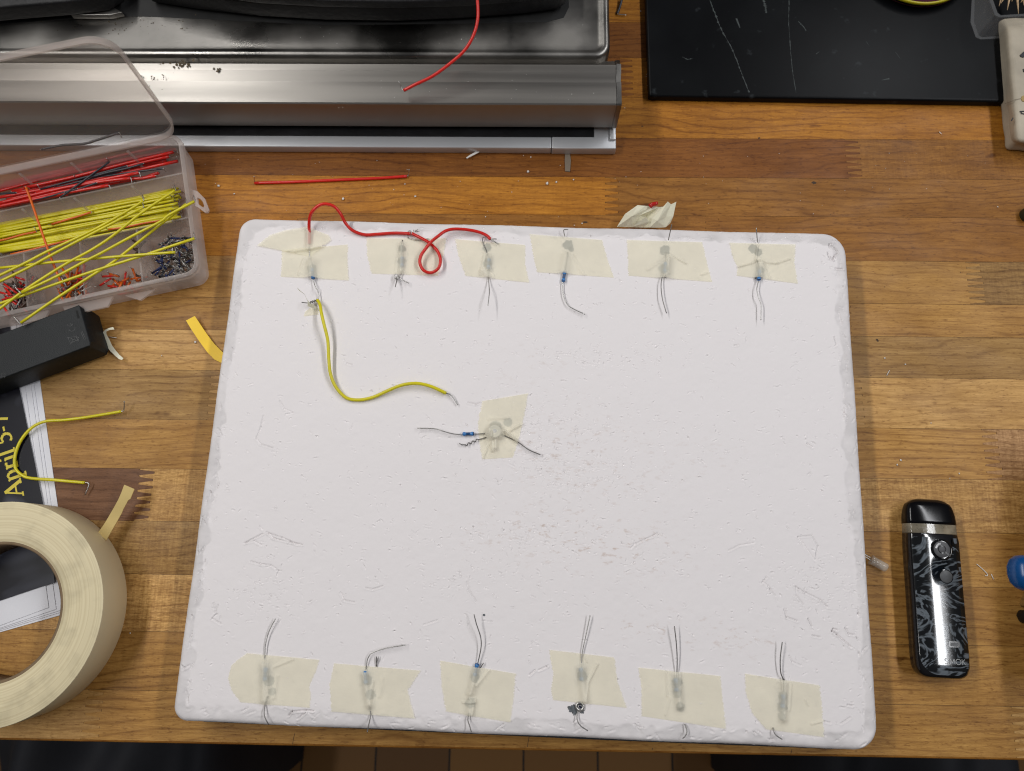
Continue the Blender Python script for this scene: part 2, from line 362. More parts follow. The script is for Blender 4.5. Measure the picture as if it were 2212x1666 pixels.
def ringprism(outer, inner, z0, z1):
    n = len(outer); V = [Vector((*p,z)) for z in (z0,z1) for p in outer]+[Vector((*p,z)) for z in (z0,z1) for p in inner]
    Fc = []
    for i in range(n):
        j = (i+1)%n
        Fc += [(i,j,n+j,n+i), (2*n+j,2*n+i,3*n+i,3*n+j), (n+i,n+j,3*n+j,3*n+i), (j,i,2*n+i,2*n+j)]
    return V, Fc
def lathe(profile, c, seg=48):
    V, Fc = [], []
    for (r, z) in profile:
        for k in range(seg):
            a = 2*math.pi*k/seg; V.append(Vector((c[0]+r*math.cos(a), c[1]+r*math.sin(a), c[2]+z)))
    for i in range(len(profile)-1):
        for k in range(seg):
            k2 = (k+1)%seg; Fc.append((i*seg+k, i*seg+k2, (i+1)*seg+k2, (i+1)*seg+k))
    return V, Fc
def wire(label, cat, p, m, r=.75, bare=(), group=None, name='jumper_wire', seg=8, sm=6, br=.32, bm_=None):
    z = min(q.z for q in p)-r
    o = thing(name, label, cat, (p[0].x, p[0].y, max(z,0)), group)
    mk('insulation', *tube(p, r, seg, sm), m, o)
    for b in bare: mk('bare_end', *tube(b, br, 6, 4), bm_ or M['tin'], o)
    return o
def stroke_glyphs(strokes, w):
    """list of ((x,y),(x,y),width) -> flat outline quads"""
    out = []
    for a, b, ww in strokes:
        a = Vector(a); b = Vector(b); d = (b-a).normalized(); n = Vector((-d.y, d.x))*(ww or w)/2
        out.append([a+n, b+n, b-n, a-n])
    return out

# ---------------------------------------------------------------- benchtop
rowpx = [50,127,213,302,387,470,565,657,728,817,926,1035,1150,1267,1393,1523,1634]
rows = [at(2000,y).y for y in rowpx]
rows = [rows[0]+29*k for k in (6,5,4,3,2,1)]+rows
TN = dict(o=(.41,.162,.017), b=(.235,.082,.013), m=(.43,.222,.056), l=(.53,.300,.098), g=(.37,.207,.064), d=(.175,.078,.033), p=(.44,.245,.105), k=(.31,.130,.022))  # orange tone o is darkened to paint in dimmer light at the back
jx = lambda x, y=900: at(x, y).x
# per row (after the six rows beyond the frame): joints at photo x, tones of the staves from left to right, speckle
R = {0:([1900],'bo',(0,0)),1:([1370],'bo',(0,.3)),2:([1000],'oo',(0,.2)),3:([1020,1900],'bbk',(.2,.1,.5)),4:([1330],'ok',(.2,.1)),5:([620,1560],'okk',(0,.2,0)),
     6:([1050,2147],'mmg',(0,0,.6)),7:([487,1842],'mmm',(.1,.2,.1)),8:([1100],'lg',(.1,0)),9:([462,1850],'gll',(0,0,.1)),10:([700,2132],'mmp',(0,0,.9)),
     11:([333],'dl',(0,.9)),12:([900],'gm',(.7,.1)),13:([1200],'lm',(1,0)),14:([1500],'mm',(.3,.2)),15:([288,2117],'lml',(.2,.1,.1))}
V, Fc, tone, seed, spkl = [], [], [], [], []
XL, XR = -470, 470; g = .10
def zig(x, y0, y1):
    n = max(3, round((y0-y1)/4.2)); P = (y0-y1)/n; out = []
    for i in range(n):
        ya = y0-P*i; A = 4.4+random.uniform(-.4,.4)
        out += [(x-A, ya-.12*P), (x+A, ya-.36*P), (x+A, ya-.64*P), (x-A, ya-.88*P)]
    return out
for ri in range(len(rows)-1):
    y0, y1 = rows[ri]-.085, rows[ri+1]+.085
    spec = R.get(ri-6, ([random.uniform(300,1900)], 'ok', (0,.2)))
    js = [jx(x) for x in spec[0]]; edges = [[(XL,y0),(XL,y1)]]+[zig(x, y0, y1) for x in js]+[[(XR,y0),(XR,y1)]]
    for k in range(len(edges)-1):
        Lf = [(x+g, y) for x, y in edges[k]]; Rt = [(x-g, y) for x, y in edges[k+1]]
        Lf = [(Lf[0][0], y0)]+Lf+[(Lf[-1][0], y1)] if k else Lf; Rt = [(Rt[0][0], y0)]+Rt+[(Rt[-1][0], y1)] if k < len(edges)-2 else Rt
        poly = Lf+Rt[::-1]; o = len(V); V += [(x,y,0) for x, y in poly]; Fc.append(tuple(range(o, o+len(poly))))
        tn = TN[spec[1][k]]; v = random.uniform(.93,1.07); tone.append(tuple(c*v for c in tn)+(1,)); seed.append(random.uniform(0,9)); spkl.append(spec[2][k])
nstave = len(Fc)
# body of the top under the staves, with an eased front edge
yF = rows[-1]-.3; yB = rows[0]
prof = [(yB,-.28),(yF+1.2,-.28),(yF+1.2,-.02),(yF+.5,-.1),(yF-.1,-.5),(yF-.35,-1.4),(yF-.35,-39),(yF+.8,-40),(yB,-40)]
prof = [(yB,-.28),(yF+.35,-.28),(yF+.25,-.06),(yF-.35,-.25),(yF-.8,-.8),(yF-1,-1.8),(yF-1,-38.5),(yF,-40),(yB,-40)]
o = len(V); n = len(prof)
for x in (XL, XR): V += [(x,y,z) for y, z in prof]
for i in range(n): j = (i+1)%n; Fc.append((o+i,o+j,o+n+j,o+n+i))
Fc += [tuple(range(o,o+n)), tuple(range(o+n,o+2*n))[::-1]]
nkn = len(Fc)
for fn, x, y, rx_, ry_ in ((A3,850,1185,2.2,1.7),(A3,495,895,1.2,.9),(A3,1960,1228,1.0,.5),(A3,1085,800,.9,.3),(B3,1262,540,1.3,1.4),(B3,1308,195,.8,.5),(B3,1800,100,.5,.4),(B3,1360,118,.6,.4),(A2,1580,1440,2.6,1.0),(B3,1220,770,.6,.4),(A3,958,1392,.5,.4),(A3,980,1376,.5,.4),(A3,1000,1385,.4,.3),(A3,975,1330,.5,.3),(A2,1950,820,1.2,.5)):
    q = at(*fn(x,y),0); o = len(V); rx_ *= .7; ry_ *= .7; V += [(q.x+rx_*random.uniform(.5,1.3)*math.cos(a), q.y+ry_*random.uniform(.6,1.2)*math.sin(a), .02) for a in np.arange(0,6.28,.63)]; Fc.append(tuple(range(o,o+10)))
for fn, pl in ((C1,[(1912,1418),(1903,1450),(1896,1493)]),(C2,[(1222,1420),(1212,1470),(1205,1510)]),(C2,[(2018,1515),(2014,1530)]),(C3,[(708,1525),(703,1550)])):
    for a_, b_ in zip(pl, pl[1:]):
        A_, B_ = at(*fn(*a_),0), at(*fn(*b_),0); o = len(V); V += [(A_.x-.14,A_.y,.02),(A_.x+.14,A_.y,.02),(B_.x+.14,B_.y,.02),(B_.x-.14,B_.y,.02)]; Fc.append((o,o+1,o+2,o+3))
bt = mk('benchtop', V, Fc, [M['wood'], M['seam']], None, False, base=Vector((0,0,-.04)))
npoly = len(bt.data.polygons); nbase = nstave
tone += [TN['k']+(1,)]*(npoly-nstave); seed += [3.3]*(npoly-nstave); spkl += [0.]*(npoly-nstave)
a = bt.data.attributes.new('tone', 'FLOAT_COLOR', 'FACE'); a.data.foreach_set('color', np.array(tone, dtype=np.float32).ravel())
a = bt.data.attributes.new('seed', 'FLOAT', 'FACE'); a.data.foreach_set('value', seed)
a = bt.data.attributes.new('speckle', 'FLOAT', 'FACE'); a.data.foreach_set('value', spkl)
bt.data.polygons[nstave].material_index = 1
for i in range(nkn, npoly): bt.data.polygons[i].material_index = 1
tag(bt, 'butcher block workbench top of finger jointed brown staves', 'workbench', kind='structure')

# floor and dark things below the bench edge
fl = mk('floor', [(-1500,-1500,-760),(1500,-1500,-760),(1500,300,-760),(-1500,300,-760)], [(0,1,2,3)], M['floor'], None, False, base=Vector((0,0,-.76)))
tag(fl, 'brown board floor seen below the front edge of the bench', 'floor', kind='structure')
def cloth(label, x0, x1, z, name='dark_fabric_bag', m='darkfab', fold=45):
    nx, ny = 60, 20; V, Fc = [], []; ph = random.uniform(0,6)
    ys = np.linspace(at(1000,1590,z).y+30, at(1000,1700,z).y-60, ny)
    for j, y in enumerate(ys):
        for i in range(nx):
            u = i/(nx-1); x = x0+(x1-x0)*u
            h = fold*(.5*math.sin(u*9+ph+.4*math.sin(j*.3))+.35*math.sin(u*21+1.3*ph+.1*j)) - 140*(abs(2*u-1)**6)
            V.append((x, y, z+h))
    for j in range(ny-1):
        for i in range(nx-1): a = j*nx+i; Fc.append((a,a+nx,a+nx+1,a+1))
    q = prismlike = len(V)
    V += [(v[0], v[1], -758) for v in list(V)]
    def idx(j,i): return j*nx+i
    ringi = [idx(0,i) for i in range(nx)]+[idx(j,nx-1) for j in range(1,ny)]+[idx(ny-1,i) for i in range(nx-2,-1,-1)]+[idx(j,0) for j in range(ny-2,0,-1)]
    for a, b in zip(ringi, ringi[1:]+ringi[:1]): Fc.append((a,b,b+q,a+q))
    return mk(name, V, Fc, M[m], None, True)
zc = -420
c_ = cloth('', at(-120,1640,zc).x, at(468,1640,zc).x, zc); tag(c_, 'black fabric bag with grey sheen below the left end of the bench edge', 'bag')
c_ = cloth('', at(1700,1640,zc).x, at(2330,1640,zc).x, zc); tag(c_, 'black fabric bag below the right end of the bench edge', 'bag')
gx0, gx1 = at(474,1640,-600).x, at(524,1640,-600).x; gy = at(480,1640,-600).y
gb = mk('storage_box', *prism([(gx0,gy-90),(gx1,gy-90),(gx1,gy+90),(gx0,gy+90)], -759, -600), M['greyfloor'], None, False); bevel_obj(gb, 5)
tag(gb, 'small dull grey box standing on the floor beside the left black bag', 'box')

# ---------------------------------------------------------------- foam board
bc = [at(524,474,T), at(1821,508,T), at(1893,1616,T), at(376,1552,T)]
cen = sum(bc, Vector((0,0,0)))/4
BW = ((bc[1]-bc[0]).length+(bc[2]-bc[3]).length)/2; BH = ((bc[3]-bc[0]).length+(bc[2]-bc[1]).length)/2
bx = ((bc[1]-bc[0])+(bc[2]-bc[3])).normalized(); by = Vector((-bx.y, bx.x, 0))
cerr = [q-(cen+bx*sx*BW/2+by*sy*BH/2) for q, sx, sy in ((bc[0],-1,1),(bc[1],1,1),(bc[2],1,-1),(bc[3],-1,-1))]
BW += 3.6; BH += 3.2                                 # the eased rim falls inside the measured corners
def skew(X, Y, c):                                   # the sheet is not quite rectangular
    u = (X/BW*2+1)/2; v = (Y/BH*2+1)/2
    return cerr[0][c]*(1-u)*v+cerr[1][c]*u*v+cerr[2][c]*u*(1-v)+cerr[3][c]*(1-u)*(1-v)
h = .36; nx, ny = int(BW/h)+5, int(BH/h)+5
# slightly irregular four sided outline: bilinear map of the measured corners
U, Vv = np.meshgrid(np.linspace(-1.006,1.006,nx), np.linspace(-1.006,1.006,ny))
X = U*BW/2; Y = Vv*BH/2
rad = np.where(X < 0, np.where(Y > 0, 9., 8.), np.where(Y > 0, 13., 12.))
def sdf(X, Y):
    qx = np.abs(X)-BW/2+rad; qy = np.abs(Y)-BH/2+rad
    return np.minimum(np.maximum(qx,qy),0)+np.sqrt(np.maximum(qx,0)**2+np.maximum(qy,0)**2)-rad
wob = .3*np.sin(X*.07)+.22*np.sin(Y*.09+1)+.03*np.sin((X+Y)*.9)+rng.normal(0,.03,X.shape)
S = sdf(X,Y)+wob*.6
e = .05; gx = (sdf(X+e,Y)-sdf(X-e,Y))/(2*e); gy_ = (sdf(X,Y+e)-sdf(X,Y-e))/(2*e)
out = S > 0; X2 = np.where(out, X-gx*S, X); Y2 = np.where(out, Y-gy_*S, Y)
S2 = np.minimum(S, 0); d = -S2
def smooth2(n, s):
    k = rng.normal(0,1,(ny//s+3, nx//s+3)); yi = np.linspace(0, k.shape[0]-2.001, ny); xi = np.linspace(0, k.shape[1]-2.001, nx)
    y0 = yi.astype(int); x0 = xi.astype(int); fy = (yi-y0)[:,None]; fx = (xi-x0)[None,:]; fy = fy*fy*(3-2*fy); fx = fx*fx*(3-2*fx)
    a = k[y0][:,x0]; b = k[y0][:,x0+1]; c = k[y0+1][:,x0]; e_ = k[y0+1][:,x0+1]
    return (a*(1-fx)+b*fx)*(1-fy)+(c*(1-fx)+e_*fx)*fy
Z = .10*smooth2(0,60)+.035*smooth2(0,12)+.02*smooth2(0,5)
Z -= 2.4*np.exp(-d/1.1)                              # eased rim
Z -= .22*np.exp(-((d-7.5-1.0*smooth2(0,80))/1.7)**2)*(np.where(np.abs(X)/BW > np.abs(Y)/BH, 1, .8))   # pressed groove inside the rim
Z -= .25*np.exp(-((d-5)/3.)**2)*np.maximum(smooth2(0,10),0)
stain = np.zeros_like(Z); dirt_shade = np.zeros_like(Z)
def stamp(x0, y0, x1, y1, w, dep):
    dep *= 2.5
    L = math.hypot(x1-x0, y1-y0)+1e-6; m_ = w*3+.6
    i0 = max(0,int((min(x0,x1)-m_+BW/2*1.006)/(BW*1.006)*(nx-1))); i1 = min(nx,int((max(x0,x1)+m_+BW/2*1.006)/(BW*1.006)*(nx-1))+2)
    j0 = max(0,int((min(y0,y1)-m_+BH/2*1.006)/(BH*1.006)*(ny-1))); j1 = min(ny,int((max(y0,y1)+m_+BH/2*1.006)/(BH*1.006)*(ny-1))+2)
    if i1 <= i0 or j1 <= j0: return
    xs = X[j0:j1,i0:i1]; ys = Y[j0:j1,i0:i1]; t = np.clip(((xs-x0)*(x1-x0)+(ys-y0)*(y1-y0))/(L*L),0,1)
    dd = np.hypot(xs-x0-t*(x1-x0), ys-y0-t*(y1-y0))
    dirt_shade[j0:j1,i0:i1] = np.maximum(dirt_shade[j0:j1,i0:i1], min(.38,dep*random.choice((.15,.5,1.1)))*np.exp(-(dd/(w*.9))**2))
    nrm = ((xs-x0)*(y1-y0)-(ys-y0)*(x1-x0))/L
    Z[j0:j1,i0:i1] += -dep*np.exp(-(dd/w)**2)+.35*dep*np.exp(-((dd-1.7*w)/w)**2)*(nrm > 0)
def scuff(x, y, L, ang, w, dep, bend=.5):
    n_ = 3; px, py = x, y; a_ = ang
    for k in range(n_):
        a_ += random.uniform(-bend,bend); qx, qy = px+L/n_*math.cos(a_), py+L/n_*math.sin(a_); stamp(px,py,qx,qy,w,dep*random.uniform(.6,1.1)); px, py = qx, qy
band = np.clip(1-(d-6.5-1.2*smooth2(0,30)-.6*smooth2(0,8))/1.2,0,1); dirt_shade += band*(.26+.10*smooth2(0,22))*np.clip(1.15-np.exp(-d/.8),0,1)  # shading of the sloping rim painted in as a grey band
Z += band*(.05*smooth2(0,7)+.02*smooth2(0,3)-.12)
for k in range(260):
    sd = random.choice('LRTB'); t_ = random.uniform(-1,1); o_ = random.uniform(1.2,8)
    x, y = ((-1 if sd == 'L' else 1)*(BW/2-o_), t_*(BH/2-6)) if sd in 'LR' else (t_*(BW/2-6), (-1 if sd == 'B' else 1)*(BH/2-o_))
    scuff(x, y, random.uniform(1,5), (math.pi/2 if sd in 'LR' else 0)+random.gauss(0,.35), random.uniform(.25,.5), random.uniform(.05,.2), .3)
for k in range(1900):
    x = random.uniform(-BW/2+5, BW/2-5); y = random.uniform(-BH/2+5, BH/2-5)
    scuff(x, y, random.choice((.5,.8,1.1,1.6,2.6)), random.gauss(-.2,.5)+math.pi*random.randint(0,1), random.uniform(.19,.3), random.uniform(.05,.2), .3)
def loc2(q): v = q-cen; return v.dot(bx), v.dot(by)
for fn, x, y, sx, sy, cnt in ((B2,1300,1150,420,220,330),(B2,1500,1400,350,160,200),(C3,850,500,300,260,150),(C2,1200,150,500,120,160),(B2,1650,640,420,90,120),(C1,1750,480,220,200,110),(E3,1500,470,500,40,60),(C2,900,400,400,120,50)):
    for k in range(cnt):
        q = at(*fn(x+random.gauss(0,sx*.6), y+random.gauss(0,sy*.6)), T); lx, ly = loc2(q)
        scuff(lx, ly, random.uniform(.5,2.2), random.gauss(-.3,.6), random.uniform(.17,.26), random.uniform(.06,.2), .35)
special = [(B1,[(1705,1030),(1690,1100),(1660,1180),(1690,1215),(1770,1240)],.32),(B1,[(1810,935),(1840,985),(1895,1010),(1850,1020)],.3),(C1,[(1590,190),(1705,130)],.5),(C1,[(1730,120),(1780,160),(1960,200)],.6),(C1,[(1740,125),(1830,155),(1930,200)],.5),(C1,[(1590,190),(1650,175),(1700,205)],.35),
  (C1,[(1630,310),(1690,325),(1760,335),(1810,370),(1800,400)],.45),(C1,[(1390,580),(1410,650),(1380,680),(1440,715)],.4),(C1,[(1400,640),(1420,590)],.3),(C3,[(750,150),(860,300)],.35),(C3,[(750,150),(840,140),(880,210),(865,300)],.3),(C3,[(730,470),(800,510),(900,560),(945,605)],.4),(C3,[(740,470),(745,530),(790,590)],.3),
  (C3,[(975,760),(1010,785),(1100,865)],.7),(C3,[(975,765),(985,745),(1010,755)],.6),(C3,[(665,620),(680,670),(750,695)],.5),(C3,[(820,680),(845,730)],.6),(C3,[(850,790),(900,800)],.5),(C3,[(1060,740),(1085,780),(1120,785)],.5),(C3,[(525,440),(560,470),(605,530)],.3),(C3,[(520,450),(550,410)],.4),(C3,[(300,240),(370,205),(465,190)],.3),
  (C2,[(0,510),(20,560),(90,575)],.4),(C2,[(1230,1045),(1265,1015)],.6),(C2,[(1290,1015),(1350,985)],.6),(C2,[(165,480),(210,490),(275,468)],.35),(C2,[(540,720),(630,690)],.3),(C2,[(1880,225),(1910,195),(2050,130)],.4),(C2,[(820,440),(830,490),(880,570)],.3),(B2,[(820,945),(870,955),(900,945)],.5),(B2,[(30,690),(65,700)],.4),
  (E3,[(1970,590),(1985,640),(2020,655),(2030,620),(2060,590)],.8),(E3,[(1985,520),(2030,545),(2060,580)],.8),(E3,[(1990,550),(1985,515),(2010,510)],.6),(E3,[(2040,730),(2110,735)],.9),(B3,[(950,0),(965,15)],.7),(B3,[(975,520),(990,570)],.5),(B3,[(330,575),(355,570)],.45),(B3,[(805,1210),(840,1235)],.6),(C1,[(1880,1310),(1900,1285),(1990,1275),(2040,1280)],.9),(C1,[(1940,1330),(1990,1290)],.7),
  (C3,[(920,1345),(970,1355)],.4),(C3,[(1040,1360),(1100,1320)],.35),(C3,[(1080,1240),(1110,1245)],.6),(C3,[(700,920),(720,960),(780,985)],.3)]
for fn, pl, dep in special:
    q = [loc2(v) for v in pts(fn, pl, T)]
    for a_, b_ in zip(q, q[1:]): stamp(*a_, *b_, .36, dep*.6)
for fn, x, y, s, amt in ((B2,1450,1180,70,.5),(B2,1650,1420,60,.45),(C2,1200,130,55,.6),(C2,1900,230,45,.9),(C3,40,760,28,1.),(C3,450,830,24,.8),(C2,1890,740,16,1.),(C2,1500,120,30,.9),(B2,1200,680,40,.4),(B3,150,1300,30,.3)):
    lx, ly = loc2(at(*fn(x,y), T)); s *= .55; stain += amt*np.exp(-(((X-lx)/(s*1.2))**2+((Y-ly)/(s*.55))**2))
stain = np.clip(stain*.55,0,.6)
idx = np.arange(nx*ny).reshape(ny,nx)
a0, a1, a2, a3 = idx[:-1,:-1], idx[:-1,1:], idx[1:,1:], idx[1:,:-1]
smin = np.minimum(np.minimum(S[:-1,:-1],S[:-1,1:]),np.minimum(S[1:,1:],S[1:,:-1]))
keep = smin < 0
quads = np.stack([a0[keep],a1[keep],a2[keep],a3[keep]],1)
W = np.stack([cen.x+X2*bx.x+Y2*by.x+skew(X2,Y2,0), cen.y+X2*bx.y+Y2*by.y+skew(X2,Y2,1), T+Z],2).reshape(-1,3)
used = np.unique(quads); remap = -np.ones(nx*ny, int); remap[used] = np.arange(len(used))
fb = thing('foam_board', 'white scuffed foam board with taped electronic parts along two edges', 'foam board', (cen.x, cen.y, 0))
me = bpy.data.meshes.new('foam_sheet'); Vm = (W[used]-np.array([cen.x,cen.y,0]))*MM
me.vertices.add(len(used)); me.vertices.foreach_set('co', Vm.astype(np.float32).ravel())
q = remap[quads].astype(np.int32); me.loops.add(q.size); me.loops.foreach_set('vertex_index', q.ravel())
me.polygons.add(len(q)); me.polygons.foreach_set('loop_start', np.arange(0,q.size,4,dtype=np.int32)); me.polygons.foreach_set('use_smooth', np.ones(len(q),bool))
me.update(); me.validate()
if len(me.vertices) == len(used):
    a = me.attributes.new('dirt_shade','FLOAT','POINT'); a.data.foreach_set('value', dirt_shade.reshape(-1)[used].astype(np.float32))
    a = me.attributes.new('stain','FLOAT','POINT'); a.data.foreach_set('value', stain.reshape(-1)[used].astype(np.float32))
me.materials.append(M['foam']); fo = bpy.data.objects.new('foam_sheet', me); COL.objects.link(fo); fo.parent = fb
# sides
def outline(off, k=1.0):
    P = []
    for sx, sy, a0_, r in ((1,1,0,13),(-1,1,90,9),(-1,-1,180,8),(1,-1,270,12)):
        for i in range(9):
            t = math.radians(a0_+90*i/8); x = sx*(BW/2-r)+(r+off)*math.cos(t); y = sy*(BH/2-r)+(r+off)*math.sin(t)
            P.append((cen.x+x*bx.x+y*by.x+skew(x,y,0), cen.y+x*bx.y+y*by.y+skew(x,y,1)))
    return P
prof = [(-.9,T-2.6),(-.35,T-3.2),(-.1,T-4.5),(-.2,T*.5),(-.6,2.0),(-1.4,.3)]
V, Fc = [], []; n = 36
for off, z in prof: V += [(x,y,z) for x, y in outline(off)]
for i in range(len(prof)-1):
    for k in range(n): k2 = (k+1)%n; Fc.append((i*n+k,i*n+k2,(i+1)*n+k2,(i+1)*n+k))
mk('side_wall', V, Fc, M['foam'], fb)
# thin black strip added just past the near long edge
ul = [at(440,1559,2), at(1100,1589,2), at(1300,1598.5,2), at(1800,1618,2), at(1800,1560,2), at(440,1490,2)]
mk('dark_edge_strip', *prism([(p.x, p.y) for p in ul], .2, 2.2), M['edge_strip'], fb, False)
# pencilled holes, then flat grey patches under the taped parts
def disc(c, r, z, n=22, jag=.18):
    V = [Vector((c.x,c.y,z))]; 
    for k in range(n): a = 2*math.pi*k/n; rr = r*(1+random.uniform(-jag,jag)); V.append(Vector((c.x+rr*math.cos(a), c.y+rr*math.sin(a), z)))
    return V, [(0,1+k,1+(k+1)%n) for k in range(n)]
for fn, x, y, r in ((E2,555,570,2.5),(E2,1450,545,3.0),(E2,1480,590,1.6),(E3,550,568,3.0),(E3,1335,560,2.8),(E3,1375,590,2.3),(E1,1775,585,2.2),(C2,925,655,.6)):
    mk('hole', *disc(at(*fn(x,y),T), r, T+.22), M['pencil'], fb)
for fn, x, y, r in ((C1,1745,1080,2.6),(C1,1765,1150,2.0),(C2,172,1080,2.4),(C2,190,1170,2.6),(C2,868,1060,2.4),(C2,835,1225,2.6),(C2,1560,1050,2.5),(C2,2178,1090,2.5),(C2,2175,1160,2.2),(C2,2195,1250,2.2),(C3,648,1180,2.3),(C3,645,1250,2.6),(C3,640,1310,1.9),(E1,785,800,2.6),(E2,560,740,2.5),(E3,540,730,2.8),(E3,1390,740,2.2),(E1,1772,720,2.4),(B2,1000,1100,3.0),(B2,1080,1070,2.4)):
    mk('patch', *disc(at(*fn(x,y),T), r, T+.22), M['patch'], fb)

# -------------------------------------------------------------------- tapes
def tape(label, Lp, Rp, feats=(), m='tape', z=T, nu=84, nv=60, name='masking_tape', lift=0.0, group='masking tape pieces on the foam board', jag=.35, creases=()):
    """Lp / Rp: left and right torn edges top to bottom (mm vectors)"""
    def poly(P, t):
        s = t*(len(P)-1); i = min(int(s), len(P)-2); return P[i].lerp(P[i+1], s-i)
    V, Fc = [], []; ph = random.uniform(0,9)
    for j in range(nv):
        v = j/(nv-1); a, b = poly(Lp, v), poly(Rp, v); d_ = (b-a).normalized()
        a = a+d_*random.uniform(-jag,jag); b = b+d_*random.uniform(-jag,jag)
        for i in range(nu):
            u = i/(nu-1); p = a.lerp(b, u)
            hh = .32+.07*math.sin(u*13+ph)*math.sin(v*9+ph)+lift
            for (p0, p1, H, w) in feats:
                ab = p1-p0; t = max(0,min(1,(p-p0).xy.dot(ab.xy)/max(1e-6,ab.xy.length_squared))); dd = (p.xy-(p0.xy+ab.xy*t)).length
                if H > 4: hh = max(hh, .3+H*min(1, 1.5*math.exp(-(dd/w)**4)) - .35*(dd/w)**2*(dd < w)); continue
                hh = max(hh, .3+max(H,2.35)*math.exp(-(dd/w)**2)+.25*H*math.exp(-(dd/(w*2.4))**2))
            for (p0, p1, H, w) in creases:
                ab = p1-p0; t = max(0,min(1,(p-p0).xy.dot(ab.xy)/max(1e-6,ab.xy.length_squared))); dd = (p.xy-(p0.xy+ab.xy*t)).length
                hh += 1.5*H*max(0,1-dd/w)
            V.append(Vector((p.x,p.y,z+hh)))
    for j in range(nv-1):
        for i in range(nu-1): a = j*nu+i; Fc.append((a,a+nu,a+nu+1,a+1))
    o = mk(name, V, Fc, M[m], None); return tag(o, label, 'masking tape', group)
def tp(label, fn, Ls, Rs, feats=(), **k):
    fs = [(at(*fn(f[0],f[1]),T), at(*fn(f[2],f[3]),T), f[4], f[5]) for f in feats]
    cr = [(at(*fn(f[0],f[1]),T), at(*fn(f[2],f[3]),T), f[4], f[5]) for f in k.pop('creases', ())]
    return tape(label, pts(fn, Ls, T), pts(fn, Rs, T), fs, creases=cr, **k)
tp('cream masking tape strip under the red wire at the board top left corner', E1, [(450,600),(452,750),(440,895)], [(1180,540),(1175,720),(1190,935)], [(790,760,793,890,3.3,3.2)], creases=[(700,700,640,870,.5,1.2)])
tp('leaf shaped torn masking tape holding down the red wire end', E1, [(740,350),(500,385),(330,440),(180,555)], [(745,355),(970,440),(995,500),(770,675)], [(755,360,750,560,1.7,2.0)], lift=.55, m='tape', creases=[(740,610,1075,525,1.3,1.0),(740,600,480,640,1.0,1.3)])
tp('masking tape strip between the knotted bare leads and red wire joint', E1, [(1385,470),(1390,640),(1440,860)], [(2265,470),(2230,660),(2175,885)], [(1775,560,1770,840,1.6,2.0)], creases=[(1720,700,1700,850,.4,.8)])
tp('masking tape strip below the looped end of the red wire', E2, [(205,480),(250,700),(320,885)], [(975,545),(975,760),(1020,960)], [(570,690,565,820,2.0,2.0),(520,840,570,900,1.0,2.2)], creases=[(525,640,480,880,.6,.8),(600,800,640,920,.4,.7)])
tp('masking tape strip above the fully exposed blue banded resistor', E2, [(1025,425),(1060,640),(1105,845)], [(1820,490),(1880,700),(1950,905)], [(1430,690,1405,840,2.4,3.2)], creases=[(1500,680,1620,880,.5,1.5)])
tp('wrinkled masking tape strip nearest the crumpled tape ball', E3, [(215,480),(225,640),(230,795)], [(880,500),(920,680),(965,850)], [(570,660,555,790,2.6,3.0)], creases=[(560,600,740,690,.7,.7),(870,790,960,760,.7,.6),(400,740,520,670,.6,1.6),(575,640,575,790,.8,.7)])
tp('creased masking tape strip near the top right corner of the board', E3, [(1120,505),(1150,640),(1190,720),(1185,795)], [(1700,520),(1690,680),(1720,865)], [(1380,700,1380,800,2.6,2.6)], creases=[(1180,725,1350,680,.9,.6),(1350,680,1530,690,.8,.6),(1530,690,1650,650,.8,.6),(1365,530,1345,680,.8,.9),(1400,700,1480,830,.6,1.0)])
tp('masking tape strip with rounded left end at the bottom left corner', C1, [(1600,902),(1500,980),(1480,1060),(1500,1140),(1560,1220)], [(2070,945),(2045,1030),(2005,1110),(2015,1180),(2008,1256)], [(1722,980,1725,1200,2.2,2.6)], creases=[(1800,1050,1780,1190,.5,1.2),(1900,940,1780,990,.5,1.2),(1745,940,1745,1180,.4,.6)])
tp('masking tape strip under the bent lead that curves far to the right', C2, [(-45,968),(-75,1100),(-62,1280)], [(515,1015),(430,1140),(450,1230),(480,1325)], [(155,1040,185,1230,1.9,2.2)], creases=[(210,1080,190,1230,.6,.8),(270,1060,250,1180,.4,1.4)])
tp('masking tape strip with a blue resistor tip at its upper edge', C2, [(640,950),(650,1110),(680,1280)], [(1130,1035),(1115,1190),(1095,1350)], [(870,1000,840,1160,2.2,2.0),(840,1200,835,1290,1.6,2.2)], creases=[(960,1010,880,1110,.6,1.1),(790,1220,870,1215,.7,.9),(860,1100,830,1190,.6,.7),(870,1200,850,1300,.5,.7)])
tp('masking tape strip above the metal ringed hole in the board', C2, [(1345,880),(1375,1040),(1360,1130),(1370,1205)], [(1770,930),(1790,1090),(1850,1256)], [(1555,1000,1575,1200,1.9,2.2)], creases=[(1660,970,1600,1090,.8,.7),(1580,930,1590,960,.6,.6),(1600,1100,1580,1230,.5,.7)])
tp('masking tape strip between the ringed hole strip and the corner strip', C2, [(1925,995),(1945,1130),(1945,1310)], [(2455,1050),(2470,1200),(2492,1392)], [(2165,1040,2190,1240,2.2,2.0)], creases=[(2105,1010,2110,1180,.6,.6),(2195,1020,2190,1180,.5,.6),(2130,1190,2100,1300,.4,1.0)])
tp('masking tape strip at the bottom right corner of the board', C3, [(405,1035),(410,1160),(450,1290),(540,1395)], [(885,1110),(900,1230),(915,1445)], [(650,1100,645,1320,2.3,2.0)], creases=[(700,1100,690,1270,.5,.8),(910,1340,830,1360,.6,.6),(790,1200,810,1240,.4,.5)])
